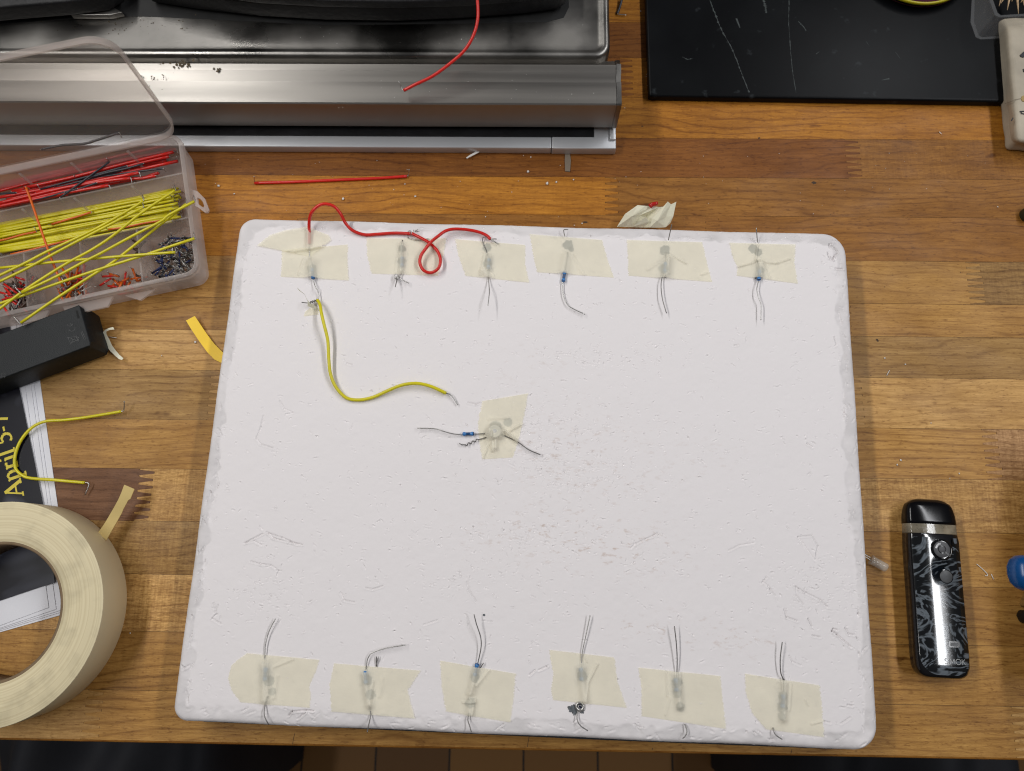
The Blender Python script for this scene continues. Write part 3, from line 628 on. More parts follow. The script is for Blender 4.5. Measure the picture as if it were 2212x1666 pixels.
tp('crumpled masking tape square at the centre of the board', B2, [(915,935),(885,1080),(895,1200),(915,1312)], [(1210,885),(1175,1080),(1145,1200),(1112,1300)], [(995,1138,996,1139,4.6,4.3),(1000,1150,1000,1240,2.4,1.4)], creases=[(1060,1130,1150,1205,1.8,1.1),(975,1140,980,1260,1.0,.9),(960,1210,920,1310,.6,.6),(1090,1130,1180,1080,.9,1.0),(1080,1040,960,1050,.5,1.6)], nu=90, nv=90)
tp('faint flat scrap of masking tape below the yellow wire joint', E1, [(760,1240),(700,1290),(695,1330)], [(850,1240),(855,1290),(850,1310)], jag=.6, nu=12, nv=8)

# --------------------------------------------------------------- resistors
def resistor_body(c, d_, L=6.6, r=1.12):
    d_ = d_.normalized(); prof = [(0,.28),(.03,.8),(.08,1.0),(.2,1.02),(.26,.80),(.3,.78),(.36,.78),(.40,.78),(.46,.78),(.50,.78),(.56,.78),(.60,.78),(.66,.78),(.72,.80),(.78,1.02),(.92,1.0),(.97,.8),(1,.28)]
    band = {5,7,9,11,15}; up = Vector((0,0,1)); n1 = d_.cross(up)
    n1 = n1.normalized() if n1.length > .01 else Vector((1,0,0)); n2 = d_.cross(n1); V, Fc, mi = [], [], []; s = 16
    for t, k in prof:
        p = c+d_*((t-.5)*L)
        for q in range(s): a = 2*math.pi*q/s; V.append(p+(n1*math.cos(a)+n2*math.sin(a))*r*k)
    for i in range(len(prof)-1):
        for q in range(s): q2 = (q+1)%s; Fc.append((i*s+q,i*s+q2,(i+1)*s+q2,(i+1)*s+q)); mi.append(1 if i in band else 0)
    Fc += [tuple(range(s))[::-1], tuple((len(prof)-1)*s+q for q in range(s))]; mi += [0,0]
    return V, Fc, mi
def circuit(label, fn, c, d2, leads, zc=1.3, group='resistors taped to the foam board', dark=False):
    """c: photo point of the resistor centre, d2: second photo point giving its direction; leads: lists of (x,y,height above board)"""
    C_ = at(*fn(*c), T+zc); D_ = at(*fn(*d2), T+zc)-C_
    o = thing('resistor', label, 'resistor', (C_.x, C_.y, T), group)
    V, Fc, mi = resistor_body(C_, D_); b = mk('resistor_body', V, Fc, [M['res_blue'], M['res_band']], o)
    for f, k in zip(b.data.polygons, mi): f.material_index = k
    for i, l in enumerate(leads):
        fn2 = fn; nm = 'lead'
        if isinstance(l[0], str): nm = l[0]; l = l[1]
        P = [at(*fn2(x,y), T+z) for x, y, z in l]; mk(nm, *tube(P, .28, 7, 5), M['tin_dark'] if dark or (i%2) else M['tin'], o)
    return o
def coil(fn, a, b, n=4, R_=.5, z=1.2, k=40):
    A_, B_ = at(*fn(*a), T+z), at(*fn(*b), T+z); d_ = (B_-A_); t = d_.normalized(); n1 = t.cross(Vector((0,0,1))).normalized(); out = []
    for i in range(k+1):
        s = i/k; ang = 2*math.pi*n*s; out.append(A_+d_*s+n1*(R_*math.cos(ang))+Vector((0,0,R_*math.sin(ang))))
    return out
c1 = circuit('resistor peeking blue below tape, its lead twisted to the yellow wire', E1, (790,862), (794,905), [[(795,925,1.6),(806,965,2.0),(822,1012,2.4),(846,1045,2.2),(852,1075,1.6),(860,1108,1.6),(850,1145,2.0)],[(668,1175,4.2),(728,1182,3.0),(770,1178,2.2)],[(785,800,1.3),(760,700,1),(752,560,1)]], zc=2.0)
mk('twisted_leads', *tube(coil(E1,(765,1178),(848,1150),4,.55,2.0), .3, 6, 0), M['tin_dark'], c1)
c2 = circuit('resistor under tape whose bare leads end in a small silver knot', E1, (1775,730), (1772,800), [[(1775,770,1),(1778,830,.8),(1765,868,1.4),(1745,888,1.8),(1712,905,1.6)],[(1722,905,1.6),(1718,930,2.4),(1700,1005,5.6)],[(1738,893,1.6),(1775,928,2.2),(1850,965,2.2)],[(1775,690,1),(1770,560,1),(1780,490,.8)]])
mk('twisted_leads', *tube([at(*E1(1710+22*math.cos(t), 890+26*math.sin(t)), T+1.2+.15*t) for t in np.linspace(0,15,46)], .3, 6, 0), M['tin'], c2)
c3 = circuit('resistor under tape whose upper lead hooks round the red wire end', E2, (572,750), (568,800), [[(568,800,.8),(565,860,.6),(570,905,1.0),(576,980,2.5),(580,1060,4.8),(574,1130,6.2),(565,1210,7.2)],[(570,700,.8),(545,600,.6),(520,545,.5),(505,495,1.2),(508,466,1.8),(530,456,2.2),(560,462,2.2),(585,480,2.2)]], dark=False)
c4 = circuit('fully exposed blue resistor with dark bands and long curved lead', E2, (1402,893), (1395,945), [[(1390,945,1.3),(1386,985,1.4),(1390,1060,1.5),(1405,1130,1.6),(1440,1200,1.6),(1500,1245,1.7),(1635,1308,1.9)],[(1410,845,1.2),(1425,760,.8),(1445,620,.6)],['led_leg',[(1412,448,.8),(1403,415,2.4),(1400,380,3.4),(1415,374,3.6),(1450,376,3.6)]]], zc=1.4)
c5 = circuit('hidden resistor under wrinkled tape with one long gently bowed lead', E3, (552,722), (545,780), [[(545,770,1.3),(530,800,1.6),(518,860,2.4),(520,930,2.8),(532,1010,3.0),(565,1125,2.6)],[(560,680,1),(555,600,.8)],['led_leg',[(582,480,1.2),(597,410,5.5),(612,342,9.5)]],['led_leg',[(556,812,.9),(552,800,.9),(562,792,.9)]]], zc=1.8, dark=True)
c6 = circuit('resistor near the top right board corner, blue tip and wavy lead', E3, (1382,790), (1379,830), [[(1379,832,1.8),(1366,885,2.4),(1362,920,2.8),(1374,980,3.2),(1398,1045,3.0),(1399,1110,3.0),(1397,1185,3.0)],[(1385,745,1.4),(1360,650,1)],['led_leg',[(1367,500,.8),(1362,440,3.4),(1357,372,6.5)]],['led_leg',[(1345,822,.9),(1355,800,.9)]]], zc=1.8)
circuit('resistor at bottom left corner, paired lead bending up to the right', C1, (1718,1040), (1716,1080), [[(1718,1000,1),(1717,912,1.2),(1724,830,1.5),(1746,755,1.8),(1785,680,2.2)],['led_leg',[(1735,1180,.6),(1718,1240,.9),(1712,1300,2.0),(1726,1338,2.4),(1740,1363,1.8)]]])
circuit('resistor whose shiny lead curves far over to the right', C2, (156,1060), (158,1090), [[(158,1020,1),(164,980,1.3),(172,935,1.8),(205,898,2.4),(300,868,2.6),(415,850,2.6)],[(230,990,.8),(226,950,1.4),(228,925,1.8)],[(240,925,1.8),(232,955,1.4),(225,985,.9)],['led_leg',[(185,1250,.6),(190,1305,1),(178,1365,3.5),(168,1415,6)]]])
circuit('resistor with blue tip above tape and an S shaped dark lead', C2, (872,1010), (880,975), [[(880,985,1.6),(893,930,2.0),(906,860,2.8),(902,795,3.6),(876,715,4.8),(860,652,5.6)],[(903,997,1.0),(912,980,1.5),(922,966,1.6)],['led_leg',[(828,1290,.8),(820,1335,1.4),(832,1375,2.6),(843,1412,4)]]], zc=1.5, dark=True)
c10 = circuit('resistor with a straight slanted lead above the metal ringed hole', C2, (1554,1040), (1556,1070), [[(1556,1000,1),(1560,908,1.2),(1585,785,1.8),(1612,658,2.4)],['led_leg',[(1532,1268,.8),(1528,1330,1.8),(1550,1372,2.4),(1598,1405,2.2)]]])
circuit('resistor with two nearly parallel straight leads, left of the corner one', C2, (2170,1110), (2172,1140), [[(2172,1060,1),(2175,1022,1.3),(2176,930,2.4),(2170,830,3.4),(2158,728,4.4)],['led_leg',[(2225,1360,.8),(2240,1410,2),(2228,1440,2.2),(2212,1455,1.8)]]], dark=True)
circuit('resistor at bottom right corner with a short curved lead', C3, (650,1215), (648,1245), [[(655,1150,1),(652,1078,1.4),(636,1030,2.0),(632,960,2.6),(636,900,3.0),(646,830,3.4)],[(660,1078,1.0),(645,1060,1.2)],['led_leg',[(585,1385,.8),(590,1410,1.4),(606,1435,2.2),(645,1461,2.0)]]], dark=True)
c13 = circuit('fully exposed blue resistor left of the central taped lamp', B2, (823,1147), (865,1146), [[(782,1152,1.4),(720,1146,2.0),(660,1130,2.4),(600,1113,2.0),(492,1110,2.0)],[(865,1147,1.4),(885,1148,1.4),(930,1145,1.0)]], zc=1.4)
o = thing('light_emitting_diode', 'domed clear lamp bulging under the central square of tape', 'electronic part', (at(*B2(995,1138),T).x, at(*B2(995,1138),T).y, T))
ctr = at(*B2(995,1138), T)
mk('lens', *lathe([(3.9,.3),(3.9,2.4),(3.4,3.6),(2.3,4.5),(1.1,4.9),(.01,5.0)], (ctr.x,ctr.y,T), 28), M['glassy'], o)
mk('lead', *tube([at(*B2(1040,1150),T+.5), at(*B2(1143,1200),T+1.2), at(*B2(1215,1250),T+1.7), at(*B2(1290,1282),T+1.9)], .3, 7, 5), M['tin_dark'], o)
mk('lead', *tube([at(*B2(940,1170),T+.8), at(*B2(890,1184),T+1.1)]+coil(B2,(880,1186),(800,1222),3,.5,1.3)+[at(*B2(780,1218),T+1.3), at(*B2(765,1208),T+1.6)], .3, 6, 0), M['tin_dark'], o)
# ringed hole near the bottom edge
hc = at(*C2(1545,1247), T)
o = thing('metal_eyelet', 'round silver ringed part sunk in the board above pencil shading', 'electronic part', (hc.x,hc.y,T-1))
mk('ring', *lathe([(1.1,.9),(1.5,1.35),(2.1,1.35),(2.5,.9),(2.5,.2)], (hc.x,hc.y,T), 28), M['tin'], o)
mk('core', *lathe([(1.3,.6),(.6,.95),(.01,1.0)], (hc.x,hc.y,T), 20), M['res_band'], o)
mk('coil', *tube([Vector((hc.x+.75*math.cos(t), hc.y+.75*math.sin(t), T+1.2)) for t in np.linspace(0,5.2,14)], .2, 6, 0), M['tin'], o)
for x, y, r in ((1500,1262,1.9),(1478,1258,.9),(1512,1283,1.5),(1560,1275,1.3)): mk('pencil_mark', *disc(at(*C2(x,y),T), r, T+.18+.01*r, jag=.4), M['pencil'], fb)

# ------------------------------------------------------------ board wires
def bp_(fn, l): return [at(*fn(x,y), T+z) for x, y, z in l]
wire('red wire arching over the board top edge from tape to silver knot', 'wire', bp_(E1, [(752,530,.9),(755,440,1.4),(750,350,3.0),(755,260,6),(785,175,9.5),(860,108,11),(940,92,11),(1030,122,10),(1098,200,7.5),(1150,300,4),(1230,383,2.2),(1360,430,1.2),(1500,425,1.1),(1700,412,1.3),(1870,420,2.0)]), M['red'], .95, [bp_(E1,[(1870,418,2),(1900,395,2.6),(1952,374,3)]), bp_(E1,[(1820,442,1.4),(1832,405,1.6),(1862,388,2.2),(1880,410,2.6),(1868,428,2)])], group='red wires joined on the board')
wire('red wire making a small loop between the two silver twists', 'wire', bp_(E1, [(1885,418,2.0),(1930,440,2.0),(1990,470,2.2),(2060,510,2.0),(2120,560,1.6),(2170,620,2.2),(2196,690,3.2),(2190,770,3.6),(2150,825,3.2),(2080,850,2.6),(2010,820,3),(1972,745,3.6),(1982,665,4),(2030,590,4.4),(2100,505,4.8),(2180,440,5),(2257,388,4.6),(2350,368,4.0),(2480,374,3.2),(2610,398,2.4),(2700,435,2),(2748,480,2)]), M['red'], .95, [bp_(E1,[(1870,412,2.2),(1905,430,2.2),(1912,400,2.6),(1900,380,2.6),(1925,398,2.6),(1966,392,2.4)]), bp_(E2,[(590,478,2),(620,476,2.4),(662,478,2.6)]), bp_(E2,[(595,482,2),(635,506,2),(680,535,1.6)]), bp_(E1,[(1838,462,.8),(1950,490,1),(2064,473,1)])], group='red wires joined on the board')
wire('yellow wire on the board curving from the twisted lead to centre', 'wire', [at(*E1(x,y),T+z) for x,y,z in ((843,1150,2.4),(872,1205,4),(886,1290,6))]+[at(*B1(x,y),T+z) for x,y,z in ((2098,430,6.5),(2124,540,5),(2130,650,4),(2140,750,3),(2170,832,2.2),(2220,895,1.6))]+[at(*B2(x,y),T+z) for x,y,z in ((55,922,1.3),(130,926,1.3),(210,908,1.6),(290,872,2.4),(370,838,3.2),(440,822,3.6),(510,822,3.6),(590,843,3),(680,884,2.2))], M['yellow'], .95, [[at(*B2(x,y),T+z) for x,y,z in ((678,883,2.2),(705,892,2),(725,912,1.8),(742,940,1.4),(755,960,1.2))]])
V, Fc = [], []
sh = [((615,1010),9),((640,1045),8),((700,1085),7),((728,1140),6),((760,1185),5),((800,1200),3.5),((870,1268),1.2)]
sh2 = [((618,1013),9),((660,1052),8),((700,1083),7),((718,1125),6.5),((735,1160),6),((735,1215),3.2),((850,1262),1.0)]
for (a,za),(b,zb) in zip(sh,sh2): V += [at(*E1(*a),T+za), at(*E1(*b),T+zb)]
Fc = [(2*i,2*i+1,2*i+3,2*i+2) for i in range(6)]
n0 = len(V); V += [v-Vector((.05,.05,.15)) for v in V]; Fc += [tuple(q+n0 for q in f)[::-1] for f in Fc]
tag(mk('tape_shred', V, Fc, M['tape2'], None), 'twisted shred of masking tape standing up at the yellow wire joint', 'masking tape')

# ------------------------------------------------------- loose wires, bits
r0 = .8
def onb(fn, l): return [at(*fn(x,y), z) for x, y, z in l]
wire('straight red wire lying alone on the bench behind the board', 'wire', onb(A1, [(1650,1187,.9),(1900,1180,.9),(2212,1166,.9),(2450,1156,1),(2637,1143,1.2)]), M['red'], .95, [onb(A1,[(1650,1187,.9),(1648,1165,3),(1647,1142,6)]), onb(A1,[(2637,1143,1.2),(2647,1132,1.4),(2652,1098,5)])])
wire('red wire curving down over the steel appliance', 'wire', onb(A2, [(405,587,44),(480,548,46),(590,495,48),(710,408,51),(800,325,54),(858,225,58),(884,120,62),(882,0,66),(874,-80,68)]), M['red'], .95, [onb(A2,[(405,587,44),(390,572,44),(372,526,47)])])
wire('yellow wire bent in a half circle over the printed booklet', 'wire', onb(D7, [(805,150,3.4),(700,168,3),(550,192,2.6),(420,207,3.2),(310,214,3.9),(230,245,4.2),(165,305,4.2),(120,380,4.2),(98,460,4.2),(105,530,4.2),(150,575,4.2),(210,594,4.0),(360,605,3.8),(460,614,3.2),(562,623,3)]), M['yellow'], .9, [onb(D7,[(803,150,3.4),(820,144,3.4),(825,120,4.4),(825,82,6.5)]), onb(D7,[(560,622,3),(590,627,3),(585,655,2.6),(566,703,1.8)])])
def flatstrip(fn, Lp, Rp, m, name, label, cat, zt=.3, sub=4):
    n = len(Lp); V = []
    for (a, b) in zip(Lp, Rp): V += [at(*fn(a[0],a[1]), a[2]), at(*fn(b[0],b[1]), b[2])]
    Fc = [(2*i,2*i+1,2*i+3,2*i+2) for i in range(n-1)]; n0 = len(V); V += [v-Vector((0,0,zt)) for v in V]
    Fc += [tuple(q+n0 for q in f)[::-1] for f in Fc[:n-1]]
    Fc += [(2*i,2*i+2,n0+2*i+2,n0+2*i) for i in range(n-1)]+[(2*i+3,2*i+1,n0+2*i+1,n0+2*i+3) for i in range(n-1)]+[(1,0,n0,n0+1),(2*n-2,2*n-1,n0+2*n-1,n0+2*n-2)]
    return tag(mk(name, V, Fc, m, None, True, auto=40), label, cat)
flatstrip(B1, [(1205,412,3.6),(1240,470,3),(1290,545,2.2),(1345,620,1.5),(1390,665,1.0),(1445,692,.9)], [(1262,383,3.6),(1300,440,3),(1340,500,2.2),(1390,565,1.5),(1440,615,1.0),(1480,650,.9)], M['ytape'], 'yellow_tape_scrap', 'bright yellow tape scrap beside the left edge of the foam board', 'tape scrap')
flatstrip(D7, [(825,636,13),(805,690,12.5),(785,735,12),(755,790,11),(720,850,10),(690,900,9),(650,955,8)], [(892,665,13),(865,730,12.5),(850,740,12),(820,795,11),(805,830,10),(745,935,9),(705,1005,8)], M['shred'], 'tape_scrap', 'stained yellowish folded tape scrap sticking out beside the tape roll', 'tape scrap', .5)
flatstrip(D2, [(1660,455,5),(1600,470,5.5),(1545,495,5),(1500,545,4),(1525,620,3.4),(1555,720,2.8),(1620,810,2.4),(1690,875,2.2),(1745,925,2.6),(1790,940,3.4)], [(1680,490,5),(1610,497,5.5),(1560,520,5),(1560,560,4),(1600,625,3.4),(1640,720,2.8),(1700,800,2.4),(1750,860,2.2),(1790,895,2.6),(1812,915,3.4)], M['tape2'], 'tape_curl', 'curled sliver of masking tape beside the black battery holder', 'tape scrap', .2)
# crumpled tape with a red tipped wire behind the board
cp = thing('crumpled_tape', 'crumpled ball of masking tape behind the board with a red lamp', 'masking tape', at(*E3(400,340),0))
cpts = [((130,360,10),(200,250,18),(310,172,26)),((200,362,8),(260,270,26),(380,178,30)),((270,364,10),(330,262,22),(440,182,27)),((350,366,6),(385,270,12),(500,188,27)),((420,366,18),(440,290,24),(540,186,30)),((500,368,16),(485,308,28),(578,140,36)),((560,364,14),(560,270,24),(605,165,32)),((600,330,16),(625,270,24),(652,142,34))]
V = []; 
for row in cpts: V += [at(*E3(x,y), 2+z*.42) for x, y, z in row]
Fc = []
for i in range(7):
    for j in range(2): a = i*3+j; Fc.append((a,a+1,a+4,a+3))
n0 = len(V); V += [v-Vector((.1,.1,.35)) for v in V]; Fc += [tuple(q+n0 for q in f)[::-1] for f in Fc]
mk('tape_sheet', V, Fc, M['tape2'], cp, False)
mk('tape_fold', *join(([at(*E3(265,362),10.5), at(*E3(385,275),15.5), at(*E3(412,320),12), at(*E3(290,366),9), at(*E3(370,362),8)], [(0,1,2),(0,2,3),(3,2,4)])), M['tape2'], cp, False)
mk('red_lens', *tube([at(*E3(420,182),14), at(*E3(440,168),15), at(*E3(490,152),16)], lambda t: 1.5*(1-.35*t**3), 10, 3), mat('red lens', (.45,.02,.015), .15), cp)
# clear LED on the right of the board
ld = thing('light_emitting_diode', 'clear lamp with leads lying beside the right edge of the board', 'electronic part', at(*C3(1280,320),0))
A_, B_ = at(*C3(1222,298),2.7), at(*C3(1322,352),2.7)
mk('lens', *tube([A_, A_.lerp(B_,.1), A_.lerp(B_,.12), A_.lerp(B_,.8), A_.lerp(B_,.95), B_], lambda t: 2.9 if t < .12 else 2.45*(1-.25*max(0,t-.85)/.15), 18, 0), M['ledep'], ld)
mk('lead', *tube([at(*C3(1150,248),2.4), at(*C3(1190,268),2.5), A_+Vector((0,.9,0))], .3, 6, 3), M['tin'], ld)
mk('lead', *tube([at(*C3(1150,268),2.0), at(*C3(1195,285),2.3), A_-Vector((0,.9,0))], .3, 6, 3), M['tin'], ld)
flatstrip(A2, [(808,1022,2),(840,1000,2),(890,975,2),(950,962,2)], [(815,1027,2),(850,1009,2),(900,983,2),(958,966,2)], M['crumb'], 'plastic_sliver', 'thin curved white sliver in front of the steel appliance', 'sliver')
flatstrip(A2, [(1450,975,.6),(1448,1040,.6),(1450,1110,.6)], [(1478,975,.6),(1488,1040,.6),(1482,1112,.6)], M['greybit'], 'wood_chip', 'dull grey brown flake on the bench below the appliance corner', 'flake')
wire('short dark wire with bent bare end between appliance and slab', 'wire', onb(A2, [(1820,-20,3),(1812,20,2),(1800,60,1.5),(1788,88,1.2)]), M['black_ins'], .8, [onb(A2,[(1788,88,1.2),(1800,94,1.2),(1848,98,1.4)])])
# crumbs
Vs = []
def crumb(p, r):
    bm = bmesh.new(); bmesh.ops.create_icosphere(bm, subdivisions=1, radius=r)
    V = [Vector((p.x+v.co.x*random.uniform(.6,1.3), p.y+v.co.y*random.uniform(.6,1.3), max(0.02,p.z+r*.6+v.co.z*.7))) for v in bm.verts]; bm.verts.index_update()
    Fc = [tuple(v.index for v in f.verts) for f in bm.faces]; bm.free(); return V, Fc
spots = [(A1,1420,1208,1.0),(A1,1520,1258,.6),(A2,1210,1115,.9),(A2,1335,1193,1.1),(A2,1393,1183,.8),(A2,1505,1167,.6),(A2,480,1275,.7),(A2,412,1195,.5),(A2,12,1293,1.0),(A2,340,1230,.35),(A2,838,962,.7),(A2,298,965,.6),(A2,1228,1020,.5),(A2,1180,1010,.4),(A2,935,1407,.4),(A2,1105,1247,.35),(A2,1560,1450,.5),(A2,1510,1462,.4),(B1,1268,553,.8),(B1,1050,640,.4),(B3,1308,657,.6),(B3,1442,697,.5),(B3,1410,1318,.7),(B3,1388,1347,.6),(B3,1790,1404,.5),(B3,1730,1435,.3),(B3,1608,1077,.4),(A3,2040,1343,.5),(C1,845,773,.4),(A2,1590,995,.4),(A2,1770,985,.4),(A2,1940,75,.5),(A3,1945,660,.6)]
for fn, x, y, r in spots: Vs.append(crumb(at(*fn(x,y),0), r))
for k in range(60): Vs.append(crumb(at(random.uniform(420,2150), random.uniform(325,470),0), random.uniform(.12,.3)))
for fn, pl in ((B3,[(1340,735),(1322,770)]),(A3,[(1662,855),(1678,870)]),(C3,[(1905,325),(1935,350),(1970,385),(1975,400),(1960,400)]),(C3,[(2000,390),(2015,425)]),(B1,[(705,518),(755,525)])):
    Vs.append(tube([at(*fn(x,y),.4) for x,y in pl], .22, 5, 3))
tag(mk('foam_crumbs', *join(*Vs), M['crumb'], None, base=Vector((0,0,0))), 'tiny white crumbs and shavings scattered over the bench', 'crumbs', kind='stuff')

# ------------------------------------------------------------------ booklet
bk = thing('booklet', 'dark covered booklet with yellow date lettering under the tape roll', 'booklet', at(0,1000,0))
def inner(poly, k): return poly
pg = [at(60,640,2.4), at(125,1098,2.4), at(157,1322,2.4), at(-60,1385,2.4), at(-200,640,2.4)]
for i, (dx, dy) in enumerate(((0,0),(-14,2),(-21,4),(-34,5),(-50,8))):
    z1 = .5+.4*i
    p = [at(60+dx,640,z1), at(125+dx,1098,z1), at(155+dx,1322-dy*1.2,z1), at(-60,1383-dy*1.2,z1), at(-260,640,z1)]
    mk('page', *prism([(v.x,v.y) for v in p], z1-.38, z1-.05+.012*i), M['paper'], bk, False)
cz = 2.62
cvp = [at(10,640,cz), at(43,848,cz), at(95,1102,cz), at(118,1258,cz), at(-60,1318,cz), at(-260,640,cz)]
cv = mk('cover', *prism([(v.x,v.y) for v in cvp], 2.2, cz), M['cover'], bk, False)
# lettering: strokes in a local frame, x along the reading direction, y cap height 10
def serif(x, y, w): return ((x-w/2,y),(x+w/2,y),.9)
G = {'A':([((0.5,0),(4.6,10),.9),((4.4,10),(8.6,0),2.0),((2,3.6),(7,3.6),.9),serif(.6,.3,2.6),serif(8.4,.3,3.2)],9.6),
 'p':([((1.6,-3.4),(1.6,6.4),1.7),((1.8,5.6),(3.4,6.7),1.0),((3.4,6.7),(5.2,5.6),1.5),((5.2,5.6),(5.7,3.2),1.8),((5.7,3.2),(5.0,1.0),1.6),((5.0,1.0),(3.2,.2),1.1),((3.2,.2),(1.8,.9),.9),serif(1.6,-3.4,3.4),((.4,6.1),(1.6,6.4),.9)],7.2),
 'r':([((1.6,.2),(1.6,6.5),1.7),((1.8,5.0),(3.1,6.5),1.1),((3.1,6.4),(4.5,6.0),1.5),serif(1.7,.2,3.6),((.4,6.1),(1.6,6.4),.9)],5.1),
 'i':([((1.6,.2),(1.6,6.5),1.7),serif(1.7,.2,3.2),((.4,6.1),(1.6,6.4),.9),((1.0,9.2),(2.3,9.2),1.6)],3.5),
 'l':([((1.6,.2),(1.6,10.2),1.7),serif(1.7,.2,3.2),((.4,9.8),(1.6,10.2),.9)],3.5),
 '5':([((1.6,9.3),(6,9.3),1.4),((1.7,9.4),(1.3,5.4),1.0),((1.3,5.4),(3.6,6.0),1.1),((3.6,6.0),(5.6,4.8),1.5),((5.6,4.8),(5.9,2.8),1.7),((5.9,2.8),(4.6,.8),1.5),((4.6,.8),(2.4,.3),1.1),((2.4,.3),(.9,1.1),1.4)],7.2),
 '-':([((.4,3.6),(3.2,3.6),1.1)],4.0),
 '7':([((.7,9.3),(6.2,9.3),1.5),((6.0,9.2),(3.0,.2),1.5),((.8,9.4),(.6,7.6),.8)],7.0), ' ':([],3.4)}
b0 = at(*D7(158,700), cz); b1_ = at(*D7(62,232), cz); ux = (b1_-b0).normalized(); uy = Vector((-ux.y, ux.x, 0)); sc_ = 1.02
x = 0; Vt, Ft = [], []
kz = 0
for ch in 'April 5-7':
    st, adv = G[ch]
    for k, quad in enumerate(stroke_glyphs(st, 1.2)):
        kz += 1; z_ = cz+.03+.004*(kz%14); o = len(Vt)
        Vt += [Vector((*(b0+ux*((x+q[0])*sc_)+uy*(q[1]*sc_)).xy, z_)) for q in quad]; Ft.append((o,o+1,o+2,o+3))
    x += adv
mk('lettering', Vt, Ft, M['ytext'], bk, False)

# ---------------------------------------------------------------- tape roll
zb = 2.7; zt = zb+24
pA, pB, pC = at(220,1330,zt), at(0,1085,zt), at(0,1573,zt)
def circ(a,b,c):
    ax,ay,bx_,by_,cx,cy = a.x,a.y,b.x,b.y,c.x,c.y; D_ = 2*(ax*(by_-cy)+bx_*(cy-ay)+cx*(ay-by_))
    ux_ = ((ax*ax+ay*ay)*(by_-cy)+(bx_*bx_+by_*by_)*(cy-ay)+(cx*cx+cy*cy)*(ay-by_))/D_
    uy_ = ((ax*ax+ay*ay)*(cx-bx_)+(bx_*bx_+by_*by_)*(ax-cx)+(cx*cx+cy*cy)*(bx_-ax))/D_
    return Vector((ux_,uy_,0)), math.hypot(ax-ux_,ay-uy_)
rc, Ro = circ(pA,pB,pC); Ri = (at(133,1330,zt)-Vector((rc.x,rc.y,zt))).length
print('ROLL', rc, Ro, Ri)
tr = thing('masking_tape_roll', 'large cream masking tape roll lying on the booklet', 'tape roll', (rc.x,rc.y,zb))
c3_ = (rc.x,rc.y,0)
mk('tape_side', *lathe([(Ri,zt-.35),(Ri+.3,zt-.1),(Ri+6,zt),(Ri+12,zt-.15),(Ro-.5,zt),(Ro-.1,zt-.25)], c3_, 128), M['rollside'], tr)
mk('outer_wrap', *lathe([(Ro-.1,zt-.25),(Ro,zt-.6),(Ro,zb+.4),(Ro-.3,zb),(Ri,zb)], c3_, 128), M['rollout'], tr)
mk('core', *lathe([(Ri,zt-.5),(Ri-.9,zt-.35),(Ri-1.6,zt-.8),(Ri-1.6,zb),(Ri,zb)], c3_, 128), M['card'], tr)

# ----------------------------------------------------------- battery holder
zh = 2.65; Hh = 17.5
bt1 = [at(*D2(1165,130),zh+Hh), at(*D2(1370,705),zh+Hh)]
ax = (at(0,722,zh+Hh)-bt1[0]).normalized()
ed = bt1[1]-bt1[0]; wv = (ed - ax*ed.dot(ax)); wv = wv.normalized(); wid = ed.dot(wv); org = bt1[0]; Lb = 78
bh = thing('battery_holder', 'black plastic battery holder with moulded marks at the left edge', 'battery holder', (*(org+ax*30).xy, zh))
def L2W(u, v, z): q = org+ax*u+wv*v; return Vector((q.x,q.y,z))
lev = [(-1.6,-1.0,1.0,zh),(-1.8,-1.0,1.0,zh+4),(-1.6,-.9,.9,zh+10),(-.8,-.6,.6,zh+16.2),(0,0,0,zh+Hh)]
V, Fc = [], []
for (eu, ev0, ev1, z) in lev:
    for u, v in ((eu+2.0,ev0),(eu,ev0+3.0 if eu < -.5 else ev0),(eu,wid+ev1-3.0 if eu < -.5 else wid+ev1),(eu+2.0,wid+ev1),(Lb-eu*.6,wid+ev1),(Lb-eu*.6,ev0)): V.append(L2W(u if eu < -.5 else max(u,0) if u != eu+2 else 0.4, v, z))
for i in range(len(lev)-1):
    for k in range(6): k2 = (k+1)%6; Fc.append((i*6+k,i*6+k2,(i+1)*6+k2,(i+1)*6+k))
Fc += [tuple(range(6))[::-1], tuple((len(lev)-1)*6+k for k in range(6))]
bo = mk('case', V, Fc, M['blackpl'], bh, True, auto=30)
bevel_obj(bo, .5, 2, 28)
def marks(name, fn, segs, z, m, parent, w):
    Vt, Ft = [], []
    for a, b in segs:
        A_, B_ = at(*fn(*a), z), at(*fn(*b), z); d_ = (B_-A_).normalized(); n_ = Vector((-d_.y,d_.x,0))*w/2; o = len(Vt); zz = .008*((o//8)%9)
        up = Vector((0,0,.12+zz)); Vt += [A_+n_,B_+n_,B_-n_,A_-n_]+[q+up for q in (A_+n_*.6,B_+n_*.6,B_-n_*.6,A_-n_*.6)]
        Ft += [(o+4,o+5,o+6,o+7)]+[(o+i,o+(i+1)%4,o+4+(i+1)%4,o+4+i) for i in range(4)]
    return mk(name, Vt, Ft, m, parent, False)
zt_ = zh+Hh
M['emboss'] = mat('black moulded mark', (.01,.012,.013), .35)
mk('slot', *prism([(q.x,q.y) for q in pts(D2, [(1108,215),(1140,208),(1172,322),(1140,332)], zt_)], zt_-.3, zt_+.03), mat('dark slot', (.002,.002,.002), .8), bh, False)
arc = lambda cx, cy, r, a0, a1, n=6: [((cx+r*math.cos(math.radians(a0+(a1-a0)*i/n)), cy+r*math.sin(math.radians(a0+(a1-a0)*i/n))), (cx+r*math.cos(math.radians(a0+(a1-a0)*(i+1)/n)), cy+r*math.sin(math.radians(a0+(a1-a0)*(i+1)/n)))) for i in range(n)]
